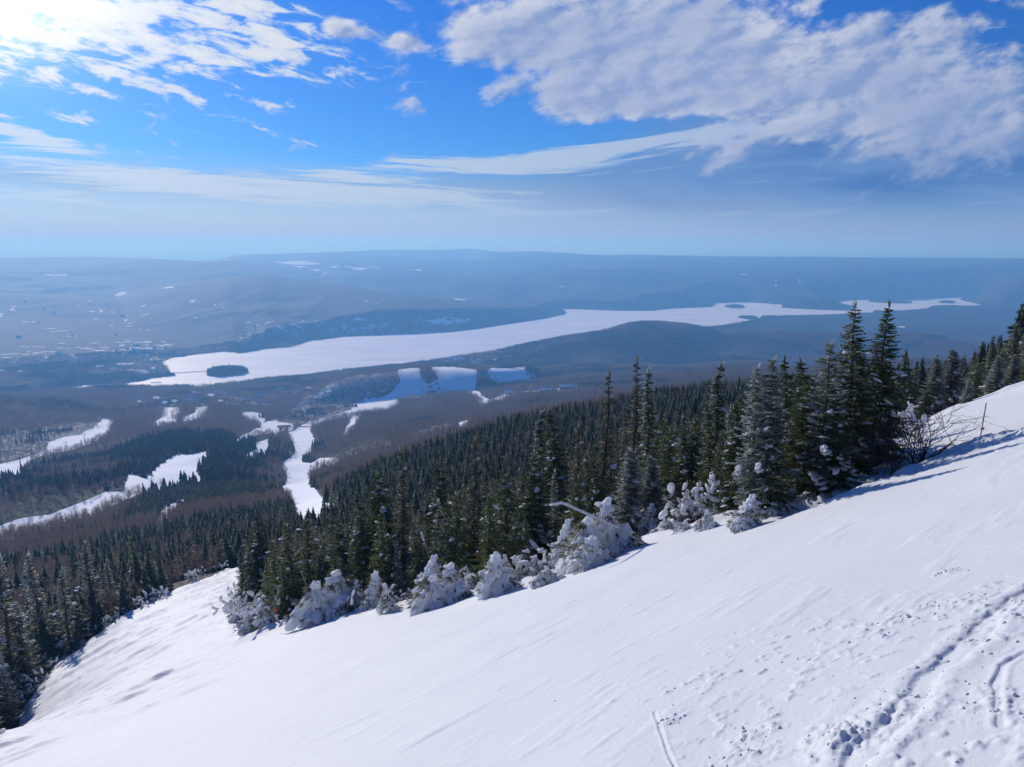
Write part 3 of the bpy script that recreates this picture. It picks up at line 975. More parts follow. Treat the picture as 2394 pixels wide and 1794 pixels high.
def piste_detail(x, y):
    """small relief on the snow: drifts at left, ski tracks and broken snow at right"""
    r = np.hypot(x, y)
    d = fbm(x / 6, y / 6, 3, 5) * 0.08 + fbm(x / 1.6, y / 1.6, 2, 6) * 0.012
    # drifts and moguls down the left side
    ux, uy = x * 0.737 + y * 0.675, -x * 0.675 + y * 0.737
    dr = np.clip(fbm(ux / 3.6 + 3, uy / 1.2, 4, 61) - 0.03, 0, 1)
    side = sstep(-(x + 9) - 0.22 * (y - 30), 0, 16) * sstep(r, 26, 40)
    d = d + fbm(ux / 1.5, uy / 0.7, 2, 65) * 0.07 * side
    d = d + dr * 0.50 * side + fbm(ux / 9, uy / 3.5, 2, 64) * 0.35 * side
    # faint wind scour over the whole slope
    d = d + np.clip(fbm(ux / 2.2, uy / 0.5, 3, 66) - 0.25, 0, 1) * 0.05
    d = d + np.clip(fbm(ux / 0.9 + 7, uy / 0.35, 3, 68) - 0.30, 0, 1) * 0.03 + fbm(ux / 14, uy / 3, 2, 69) * 0.05
    near = r < 60
    if near.any():
        xn, yn = x[near], y[near]
        e = np.zeros(xn.shape)
        jit = fbm(xn / 0.25, yn / 0.25, 3, 70) * 0.06
        for P, w, dep in ((TROUGH, 0.14, 0.040), (TRACK2, 0.04, 0.018), (TRACK3, 0.022, 0.014)):
            q, sg = seg_dist(xn, yn, P)
            q = q + jit * min(1, w / 0.15)
            e -= dep * sstep(-q, -w * 1.15, -w * 0.55)
            e += dep * 0.5 * np.exp(-((q - w * 1.7) / (w * 0.6)) ** 2)
        rm = rough_mask(xn, yn)
        q, sg = seg_dist(xn, yn, TROUGH)
        rm = np.maximum(rm * 0.75, 0.8 * np.exp(-((q - 0.1) / 0.5) ** 2))
        n1 = np.clip(fbm(xn / 0.16, yn / 0.16, 3, 71) - 0.18, 0, 1)
        e += n1 * 0.10 * rm * (0.4 + 0.9 * np.clip(fbm(xn / 1.1, yn / 1.1, 2, 72) + 0.3, 0, 1))
        for cx, cy, w, h in PILES:
            g = np.exp(-((xn - cx) ** 2 + (yn - cy) ** 2) / w ** 2)
            e += g * h * (0.45 + 0.9 * np.clip(fbm(xn / 0.12, yn / 0.12, 3, 73), -0.3, 1))
        # groomed edge and hollow by the roped bank
        q, sg = seg_dist(xn, yn, LIP)
        far_side = sg > 0
        e += 0.16 * np.exp(-(q / 0.5) ** 2) * (1 + fbm(xn / 0.7, yn / 0.7, 2, 75))
        e -= 0.42 * far_side * np.exp(-((q - 1.1) / 0.75) ** 2)
        d[near] += e
    return d


AZp, RRp = np.meshgrid(az_p, rr_p)
PX_, PY_ = RRp * np.sin(AZp), RRp * np.cos(AZp)
PZ_ = height(PX_, PY_)
PM_ = snow_mask(PX_.ravel(), PY_.ravel()).reshape(PX_.shape)
PZ_ = PZ_ + piste_detail(PX_, PY_)
dE_ = sdf_poly(PX_, PY_, PISTE)
# ploughed bank along the treeline
bank = np.exp(-((dE_ - 0.3) / 1.3) ** 2) * (0.16 + 0.35 * np.clip(fbm(PX_ / 2.2, PY_ / 2.2, 3, 81) + 0.1, 0, 1)) * sstep(RRp, 18, 30)
PZ_ += bank
PZ_ -= sstep(RRp, 176, 186) * 0.6
gf = grid_faces(len(rr_p), NP_A)
fm = PM_.ravel()[gf].mean(1) > 0.45
allV = np.stack([PX_, PY_, PZ_], -1).reshape(-1, 3)


def submesh(name, V, Fq, mats):
    used, inv = np.unique(Fq.ravel(), return_inverse=True)
    return mesh_np(name, V[used], inv.reshape(Fq.shape), mats)


def mat_floor():
    m, t, b = new_mat('forest_floor')
    pos = t.new('ShaderNodeNewGeometry').outputs['Position']
    n = t.noise(pos, 1.6, 5, 0.7)
    n2 = t.noise(pos, 0.35, 3, 0.6)
    c = t.mix(n, rgb(0.015, 0.014, 0.010), rgb(0.075, 0.058, 0.040))
    c = t.mix(t.maprange(t.math('ADD', n, t.math('MULTIPLY', n2, 0.7)), 0.98, 1.06), c, rgb(0.68, 0.72, 0.80))
    t.l.new(c, b.inputs['Base Color'])
    b.inputs['Roughness'].default_value = 0.9
    return m


link('ski_piste', submesh('ski_piste', allV, gf[fm], [M_SNOW]), kind='structure')
link('forest_floor', submesh('forest_floor', allV, gf[~fm], [mat_floor()]), kind='structure')

# ------------------------------------------------------------------ haze
def build_haze():
    x0, x1, y0, y1, z0, z1 = -52000, 52000, -400, 64000, -640, 160
    V = [(x, y, z) for z in (z0, z1) for y in (y0, y1) for x in (x0, x1)]
    Fc = [(0, 2, 3, 1), (4, 5, 7, 6), (0, 1, 5, 4), (2, 6, 7, 3), (0, 4, 6, 2), (1, 3, 7, 5)]
    me = bpy.data.meshes.new('haze')
    me.from_pydata(V, [], Fc)
    m = bpy.data.materials.new('haze')
    m.use_nodes = True
    t = NT(m.node_tree)
    t.n.clear()
    out = t.new('ShaderNodeOutputMaterial')
    pv = t.new('ShaderNodeVolumePrincipled')
    pv.inputs['Color'].default_value = rgb(0.20, 0.51, 1.0)
    pv.inputs['Density'].default_value = HAZE_D
    pv.inputs['Anisotropy'].default_value = 0.22
    pv.inputs['Absorption Color'].default_value = rgb(0.55, 0.55, 0.55)      # clear air: blue scatters most, little is absorbed
    t.l.new(pv.outputs[0], out.inputs['Volume'])
    me.materials.append(m)
    link('haze', me, kind='stuff')


HAZE_D = 1.35e-4
build_haze()

# ------------------------------------------------------------------ plant materials
def mat_needles(name, dark, light, frost=0.0, trans=0.0):
    m, t, b = new_mat(name)
    oi = t.new('ShaderNodeObjectInfo')
    geo = t.new('ShaderNodeNewGeometry')
    n = t.noise(geo.outputs['Position'], 1.3, 3, 0.6)
    f = t.math('ADD', t.math('MULTIPLY', n, 0.75), t.math('MULTIPLY', oi.outputs['Random'], 0.35))
    c = t.mix(f, dark + (1,), light + (1,))
    if frost:
        n2 = t.noise(geo.outputs['Position'], 3.2, 3, 0.7)
        c = t.mix(t.math('MULTIPLY', t.maprange(n2, 0.45, 0.62), frost), c, rgb(0.55, 0.60, 0.66))
    t.l.new(c, b.inputs['Base Color'])
    b.inputs['Roughness'].default_value = 0.7
    b.inputs['Specular IOR Level'].default_value = 0.2
    tr = t.new('ShaderNodeBsdfTranslucent')
    t.l.new(c, tr.inputs[0])
    mx = t.new('ShaderNodeMixShader')
    mx.inputs[0].default_value = 0.45
    t.l.new(b.outputs[0], mx.inputs[1])
    t.l.new(tr.outputs[0], mx.inputs[2])
    t.l.new(mx.outputs[0], t.n['Material Output'].inputs[0])
    return m


M_GREEN = mat_needles('spruce_needles', (0.026, 0.042, 0.010), (0.150, 0.190, 0.055))
M_GREEN2 = mat_needles('fir_needles', (0.055, 0.055, 0.022), (0.210, 0.190, 0.090))
M_FARGREEN = mat_needles('far_needles', (0.022, 0.034, 0.012), (0.120, 0.140, 0.050), 0.20)
M_FROST = mat_needles('frosted_needles', (0.16, 0.19, 0.15), (0.50, 0.53, 0.50))
M_BARK = simple_mat('bark', (0.075, 0.058, 0.045), 0.9, 0.35, 6)
M_TWIG = simple_mat('bare_twigs', (0.085, 0.060, 0.045), 0.9, 0.3, 2)
M_HARD = mat_needles('bare_hardwood', (0.050, 0.040, 0.036), (0.23, 0.18, 0.155))
M_LUMP = mat_snow('clinging_snow', True, 1.42)


def tube(P, rad, sides=5):
    """tube along the points P with radii rad -> verts, quads"""
    P = np.asarray(P, float)
    n = len(P)
    T = np.gradient(P, axis=0)
    T /= np.linalg.norm(T, axis=1)[:, None] + 1e-9
    ref = np.where(np.abs(T[:, 2:3]) > 0.9, np.array([[1.0, 0, 0]]), np.array([[0, 0, 1.0]]))
    A = np.cross(T, ref)
    A /= np.linalg.norm(A, axis=1)[:, None] + 1e-9
    B = np.cross(T, A)
    an = np.arange(sides) / sides * 2 * np.pi
    V = P[:, None] + np.asarray(rad)[:, None, None] * (np.cos(an)[None, :, None] * A[:, None] + np.sin(an)[None, :, None] * B[:, None])
    V = V.reshape(-1, 3)
    Fq = []
    for i in range(n - 1):
        for k in range(sides):
            k2 = (k + 1) % sides
            Fq.append((i * sides + k, i * sides + k2, (i + 1) * sides + k2, (i + 1) * sides + k))
    return V, np.array(Fq)


class Geo:
    def __init__(self):
        self.V, self.Q, self.M, self.n = [], [], [], 0

    def add(self, V, Fq, m=0):
        if len(Fq) == 0:
            return
        self.V.append(np.asarray(V, float))
        self.Q.append(np.asarray(Fq) + self.n)
        self.M.append(np.full(len(Fq), m))
        self.n += len(V)

    def mesh(self, name, mats, smooth=False):
        V = np.concatenate(self.V)
        groups, mi = [], []
        for w in (3, 4):
            q = [f for f in self.Q if f.shape[1] == w]
            if q:
                groups.append(np.concatenate(q))
                mi.append(np.concatenate([m for f, m in zip(self.Q, self.M) if f.shape[1] == w]))
        return mesh_np(name, V, groups, mats, np.concatenate(mi), smooth)


def rhombs(base, d, width, rnd, flat=0.0):
    """leafy slivers: base points, direction*length vectors, width"""
    n = len(base)
    L = np.linalg.norm(d, axis=1)[:, None] + 1e-9
    u = d / L
    r = rnd.normal(size=(n, 3))
    r[:, 2] += flat
    s = np.cross(u, r)
    s /= np.linalg.norm(s, axis=1)[:, None] + 1e-9
    w = np.asarray(width).reshape(-1, 1) * np.ones((n, 1))
    k = rnd.uniform(0.35, 0.6, (n, 1))
    V = np.stack([base, base + d * k + s * w / 2, base + d, base + d * k - s * w / 2], 1).reshape(-1, 3)
    i = np.arange(n)[:, None] * 4
    return V, i + np.array([[0, 1, 2, 3]])


_ico = None


def ico(sub=1):
    t = (1 + 5 ** 0.5) / 2
    V = [(-1, t, 0), (1, t, 0), (-1, -t, 0), (1, -t, 0), (0, -1, t), (0, 1, t), (0, -1, -t), (0, 1, -t), (t, 0, -1), (t, 0, 1), (-t, 0, -1), (-t, 0, 1)]
    Fq = [(0, 11, 5), (0, 5, 1), (0, 1, 7), (0, 7, 10), (0, 10, 11), (1, 5, 9), (5, 11, 4), (11, 10, 2), (10, 7, 6), (7, 1, 8), (3, 9, 4), (3, 4, 2), (3, 2, 6), (3, 6, 8), (3, 8, 9), (4, 9, 5), (2, 4, 11), (6, 2, 10), (8, 6, 7), (9, 8, 1)]
    V = [np.array(v) / np.linalg.norm(v) for v in V]
    for _ in range(sub):
        c, F2 = {}, []

        def mid(a, b):
            k = (min(a, b), max(a, b))
            if k not in c:
                m = V[a] + V[b]
                V.append(m / np.linalg.norm(m))
                c[k] = len(V) - 1
            return c[k]
        for a, b, d in Fq:
            ab, bd, da = mid(a, b), mid(b, d), mid(d, a)
            F2 += [(a, ab, da), (b, bd, ab), (d, da, bd), (ab, bd, da)]
        Fq = F2
    return np.array(V), np.array(Fq)


ICO0, ICO1 = ico(0), ico(1)


def lumps(geo, C, S, D, rnd, base=ICO1, jit=0.16, m=0):
    """flattened snow lumps at C, size S (n,3) with long axis along D"""
    V0, F0 = base
    for c, s, d in zip(C, S, D):
        d = np.array([d[0], d[1], d[2]]) / (np.linalg.norm(d) + 1e-9)
        sd = np.cross(d, (0, 0, 1.0))
        sd /= np.linalg.norm(sd) + 1e-9
        up = np.cross(sd, d)
        j = 1 + rnd.normal(size=(len(V0), 1)) * jit
        V = (V0 * j)
        V = V[:, :1] * d * s[0] + V[:, 1:2] * sd * s[1] + V[:, 2:3] * up * s[2]
        geo.add(V + c, F0, m)


def make_spruce(seed, h, R0=0.20, step=0.085, whorl=6, tw=0.055, frost=0.10, snow=0.10, ragged=0.15, bare=0.06, lean=0.0, top_thin=1.0, power=0.85, quads=2, lump=1.0, windward=(-0.6, 0.2)):
    """a conifer: trunk, crown of needle sprays, snow lying on the boughs -> three meshes"""
    rnd = np.random.default_rng(seed)
    tz = np.linspace(0, 1, 9)
    bend = np.cumsum(rnd.normal(size=(9, 2)) * 0.008 * h, 0)
    TP = np.stack([bend[:, 0] + lean * h * tz ** 1.5, bend[:, 1], tz * h - 0.35 * (tz == 0)], 1)
    tr = Geo()
    V, Fq = tube(TP, 0.013 * h * (1 - tz) ** 0.8 + 0.008, 6)
    tr.add(V, Fq)
    cr, sn = Geo(), Geo()
    z = bare * h
    B, Dv, Wd, Mt = [], [], [], []
    LC, LS, LD = [], [], []
    sticksB, sticksD, sticksW = [], [], []
    while z < h * 0.985:
        q = z / h
        c0 = np.array([np.interp(q, tz, TP[:, 0]), np.interp(q, tz, TP[:, 1]), z])
        dz0 = (0.045 + 0.030 * (1 - q)) * h / 7.5 * 2.6 * (step / 0.085) ** 0.5
        Lm = R0 * h * (1 - q) ** power * (1 if q > 0.15 else 0.8 + q) + 0.05
        Lm *= top_thin if q > 0.7 else 1
        k0 = rnd.uniform(0, 6.28)
        for k in range(whorl if q < 0.9 else 4):
            if rnd.random() < ragged * 0.8:
                continue
            a = k0 + k * 6.283 / whorl + rnd.normal() * 0.25
            L = Lm * rnd.uniform(0.55, 1.22) * (1 - ragged * rnd.random())
            c = c0 + np.array([0, 0, rnd.uniform(-0.5, 0.5) * dz0])
            up = 0.45 * q - 0.22 + rnd.normal() * 0.08
            d = np.array([math.cos(a), math.sin(a), up])
            nt = max(3, int(L / (step * 1.05)))
            t = np.linspace(0.10, 1.0, nt)
            P = c + np.outer(t * L, d)
            P[:, 2] += -0.20 * L * t ** 1.2 + 0.22 * L * t ** 2.4
            side = np.array([-math.sin(a), math.cos(a), 0])
            ln = (0.40 * L * (1 - t) ** 0.8 + 0.09 + 0.02 * h / 7) * rnd.uniform(0.7, 1.2, nt)
            for sg in (-1, 1, 0):
                if sg == 0:
                    dd = np.outer(ln * 0.9, d + np.array([0, 0, 0.12]))
                else:
                    dd = (d[None] * 0.70 + sg * side[None] * 0.75 + np.array([0, 0, -0.16])[None] + rnd.normal(size=(nt, 3)) * 0.13) * ln[:, None]
                for _ in range(quads):
                    B.append(P)
                    Dv.append(dd * rnd.uniform(0.8, 1.1))
                    Wd.append(np.full(nt, tw) * rnd.uniform(0.7, 1.3, nt))
                    wind = 0.5 + 0.5 * (math.cos(a) * windward[0] + math.sin(a) * windward[1])
                    pf = frost * (0.35 + 1.3 * t) * (0.4 + 1.2 * q) * (0.5 + 1.6 * wind)
                    Mt.append((rnd.random(nt) < pf).astype(int))
            sticksB.append(c)
            sticksD.append(d * L * 0.85 + np.array([0, 0, -0.06 * L]))
            sticksW.append(0.012 + 0.010 * L)
            if rnd.random() < snow * (1.3 - 0.6 * q) and L > 0.15:
                tt = rnd.uniform(0.45, 0.95)
                p = c + d * L * tt + np.array([0, 0, -0.20 * L * tt ** 1.2 + 0.22 * L * tt ** 2.4 + 0.02])
                s = rnd.uniform(0.35, 1.0) ** 1.6 * 0.105 * (0.5 + L) * lump
                for _ in range(rnd.integers(1, 5)):
                    LC.append(p + rnd.normal(size=3) * s * 0.7)
                    LS.append(np.array([1.6, 0.9, 0.42]) * s * rnd.uniform(0.5, 1.2))
                    LD.append(d + rnd.normal(size=3) * 0.3 + np.array([0, 0, -0.15]))
        z += (0.045 + 0.030 * (1 - q)) * h / 7.5 * 2.4 * (step / 0.085) ** 0.5 * rnd.uniform(0.8, 1.2)
    # leader
    n = 10
    B.append(np.tile(TP[-1] - np.array([0, 0, 0.02 * h]), (n, 1)))
    Dv.append(rnd.normal(size=(n, 3)) * 0.012 * h + np.array([0, 0, 0.045 * h]))
    Wd.append(np.full(n, tw * 0.8))
    Mt.append((rnd.random(n) < frost * 3).astype(int))
    B, Dv, Wd, Mt = map(np.concatenate, (B, Dv, Wd, Mt))
    V, Fq = rhombs(B, Dv, Wd, rnd, 0.9)
    for mi in (0, 1):
        s = Mt == mi
        if s.any():
            Vm = V.reshape(-1, 4, 3)[s].reshape(-1, 3)
            cr.add(Vm, np.arange(s.sum() * 4).reshape(-1, 4), mi)
    V, Fq = rhombs(np.array(sticksB), np.array(sticksD), np.array(sticksW), rnd)
    tr.add(V, Fq)
    if LC:
        lumps(sn, LC, LS, LD, rnd)
    return tr, cr, sn


def make_bush(seed, h, n0=7, spread=0.7, depth=4, snowy=0.0, thick=0.012):
    """bare multi-stemmed shrub -> mesh geo (mat 0 twig, 1 snow)"""
    rnd = np.random.default_rng(seed)
    g, sn = Geo(), Geo()
    C, S, D = [], [], []

    def grow_b(p, d, L, r, k):
        pts = [p]
        q = p.copy()
        dd = d.copy()
        for i in range(3):
            dd = dd + rnd.normal(size=3) * 0.16 + np.array([0, 0, 0.03])
            dd /= np.linalg.norm(dd)
            q = q + dd * L / 3
            pts.append(q)
        V, Fq = tube(np.array(pts), np.linspace(r, r * 0.55, 4), 3)
        g.add(V, Fq)
        if rnd.random() < snowy:
            C.append(pts[2])
            s = rnd.uniform(0.03, 0.10) * h
            S.append(np.array([1.7, 0.7, 0.6]) * s)
            D.append(dd)
        if k <= 0:
            return
        for j in range(rnd.integers(2, 4)):
            nd = dd + rnd.normal(size=3) * 0.55
            nd /= np.linalg.norm(nd)
            grow_b(pts[rnd.integers(1, 4)] if j else pts[-1], nd, L * rnd.uniform(0.55, 0.8), r * 0.6, k - 1)
    for i in range(n0):
        a = rnd.uniform(0, 6.28)
        d = np.array([math.cos(a) * spread * rnd.random(), math.sin(a) * spread * rnd.random(), 1.0])
        d /= np.linalg.norm(d)
        grow_b(np.array([rnd.normal() * 0.08 * h, rnd.normal() * 0.08 * h, -0.1]), d, h * 0.42, thick * h / 1.5, depth)
    if C:
        lumps(sn, C, S, D, rnd)
    return g, sn


def make_snow_ghost(seed, h, w, lean=0.0, peaks=1):
    """a small spruce buried in clinging snow: mantle (voxel skin over drooping lumps) and the sprays that poke out"""
    rnd = np.random.default_rng(seed)
    g, tw = Geo(), Geo()
    C, S, D = [], [], []
    for pk in range(peaks):
        hp = h * (1 if pk == 0 else rnd.uniform(0.5, 0.85))
        ox = 0 if pk == 0 else rnd.uniform(-0.7, 0.7) * w
        oy = 0 if pk == 0 else rnd.uniform(-0.4, 0.4) * w
        n = int(34 + 26 * hp)
        for i in range(n):
            q = (i / n) ** 0.9
            zc_ = hp * (0.02 + 0.94 * q)
            rad = w * 0.5 * (1 - q) ** 0.8 * rnd.uniform(0.5, 1.15)
            a = rnd.uniform(0, 6.28)
            C.append((ox + lean * zc_ ** 1.5 * 0.5 + math.cos(a) * rad, oy + math.sin(a) * rad, zc_))
            s = (0.085 + 0.075 * (1 - q)) * w * rnd.uniform(0.45, 1.35) + 0.02
            S.append(np.array([1.8, 0.8, 0.58]) * s)
            D.append((math.cos(a), math.sin(a), -0.9 + rnd.normal() * 0.5))
        C.append((ox + lean * hp ** 1.5 * 0.5, oy, hp * 0.93))
        S.append(np.array([0.16 * hp * 0.5, 0.07, 0.08]))
        D.append((0.3, 0.1, 1.0))
    # banked snow at the foot
    for i in range(6):
        a = rnd.uniform(0, 6.28)
        C.append((math.cos(a) * w * 0.35, math.sin(a) * w * 0.35, 0.0))
        S.append(np.array([0.30, 0.30, 0.16]) * w * rnd.uniform(0.7, 1.2))
        D.append((1, 0, 0))
    lumps(g, C, S, D, rnd, ICO1, 0.08)
    me = g.mesh('mantle_raw', [M_LUMP], True)
    o = bpy.data.objects.new('mantle_raw', me)
    COL.objects.link(o)
    md = o.modifiers.new('r', 'REMESH')
    md.mode = 'VOXEL'
    md.voxel_size = max(0.024, w * 0.018)
    md.use_smooth_shade = True
    ms = o.modifiers.new('s', 'SMOOTH')
    ms.iterations = 2
    dg = bpy.context.evaluated_depsgraph_get()
    mm = bpy.data.meshes.new_from_object(o.evaluated_get(dg))
    bpy.data.objects.remove(o)
    n = len(mm.vertices)
    co = np.empty(n * 3, dtype=np.float32)
    mm.vertices.foreach_get('co', co)
    co = co.reshape(-1, 3).astype(float)
    d = fbm(co[:, 0] * 5 + co[:, 2] * 3 + seed, co[:, 1] * 5 - co[:, 2] * 4, 3, seed) * 0.05 * w
    nn = np.empty(n * 3, dtype=np.float32)
    mm.vertices.foreach_get('normal', nn)
    co = co + nn.reshape(-1, 3) * d[:, None]
    mm.vertices.foreach_set('co', co.astype(np.float32).ravel())
    if not mm.materials:
        mm.materials.append(M_LUMP)
    mm.update()
    # sprays
    B, Dv = [], []
    for c, s, d in zip(C, S, D):
        if rnd.random() < 0.75 and c[2] > 0.1:
            k = rnd.integers(14, 34)
            a = rnd.uniform(0, 6.28, k)
            dirs = np.stack([np.cos(a), np.sin(a), rnd.uniform(-1.2, 0.2, k)], 1) * 0.5 + np.array([c[0], c[1], 0]) / (np.hypot(c[0], c[1]) + 0.05) * 0.6
            p = np.array(c) + dirs * np.array([s[0], s[0], s[2]]) * 0.7
            B.append(p)
            Dv.append(dirs * rnd.uniform(0.10, 0.30, (k, 1)))
    V, Fq = rhombs(np.concatenate(B), np.concatenate(Dv), 0.030, rnd)
    pk = rnd.random(len(Fq))
    tw.add(V, Fq[pk < 0.52], 0)
    tw.add(V, Fq[(pk >= 0.52) & (pk < 0.64)], 1)
    tw.add(V, Fq[pk >= 0.64], 2)
    return mm, tw


# ------------------------------------------------------------------ tree library (meshes only)
def spruce_set(name, seed, h, g2=False, **kw):
    tr, cr, sn = make_spruce(seed, h, **kw)
    return dict(h=h, trunk=tr.mesh('trunk', [M_BARK]), crown=cr.mesh('crown', [M_GREEN2 if g2 else M_GREEN, M_FROST]), snow=sn.mesh('snow_cover', [M_LUMP], True) if sn.n else None)


LIB = {
    'big_a': spruce_set('a', 1, 7.5, R0=0.19, frost=0.17, snow=0.10, step=0.075, windward=(-1.0, -0.1)),
    'big_b': spruce_set('b', 2, 7.8, R0=0.17, frost=0.17, snow=0.06, step=0.075, windward=(-1.0, 0.1)),
    'frosty': spruce_set('c', 3, 6.0, R0=0.20, frost=0.55, snow=0.20, step=0.085, ragged=0.35, power=0.7, lump=1.1),
    'dark_a': spruce_set('d', 4, 7.0, R0=0.22, frost=0.05, snow=0.12, step=0.085, ragged=0.2),
    'dark_b': spruce_set('e', 5, 6.5, R0=0.25, frost=0.04, snow=0.20, step=0.085, ragged=0.3, power=0.7, lump=1.3),
    'slim': spruce_set('f', 6, 7.0, R0=0.13, frost=0.22, snow=0.12, step=0.085, ragged=0.3),
    'pale': spruce_set('g', 7, 3.6, R0=0.21, frost=0.6, snow=0.15, step=0.06, tw=0.04, g2=True),
    'brown': spruce_set('h', 8, 7.5, R0=0.16, frost=0.12, snow=0.10, step=0.10, ragged=0.5, bare=0.22, g2=True),
    'fill_a': spruce_set('i', 9, 8.0, R0=0.19, frost=0.10, snow=0.14, step=0.14, tw=0.085, quads=1, ragged=0.2),
    'fill_b': spruce_set('j', 10, 8.0, R0=0.16, frost=0.14, snow=0.10, step=0.14, tw=0.085, quads=1, ragged=0.3),
    'fill_c': spruce_set('k', 11, 8.0, R0=0.23, frost=0.04, snow=0.10, step=0.15, tw=0.09, quads=1, ragged=0.25),
    'fill_d': spruce_set('l', 12, 8.0, R0=0.17, frost=0.35, snow=0.22, step=0.14, tw=0.085, quads=1, ragged=0.3, g2=True),
}
_trees = 0


def place_tree(lib, x, y, z, h, rz, label, group, wf=1.0, name='spruce_tree', cat='spruce'):
    global _trees
    L = LIB[lib]
    e = link(name, None, None, (x, y, z), label, cat, group)
    s = h / L['h']
    e.rotation_euler = (0, 0, rz)
    e.scale = (s * wf, s * wf, s)
    for part, nm in (('trunk', 'trunk'), ('crown', 'crown'), ('snow', 'snow_cover')):
        if L[part] is not None:
            link(nm, L[part], e)
    _trees += 1
    return e


def place_px(lib, topX, topY, r, label, group=None, wf=1.0, baseX=None, rz=None, sink=0.15, **kw):
    """stand a tree at distance r so that its tip is seen where the photograph shows it"""
    az, s = px_as(baseX if baseX is not None else topX, topY + 180)
    az_t, s_t = px_as(topX, topY)
    if baseX is None:
        az = az_t
    x, y = r * math.sin(az), r * math.cos(az)
    z = H1(x, y) - sink
    h = r * s_t - z
    return place_tree(lib, x, y, z, h, random.uniform(-0.5, 0.5) if rz is None else rz, label, group, wf, **kw)


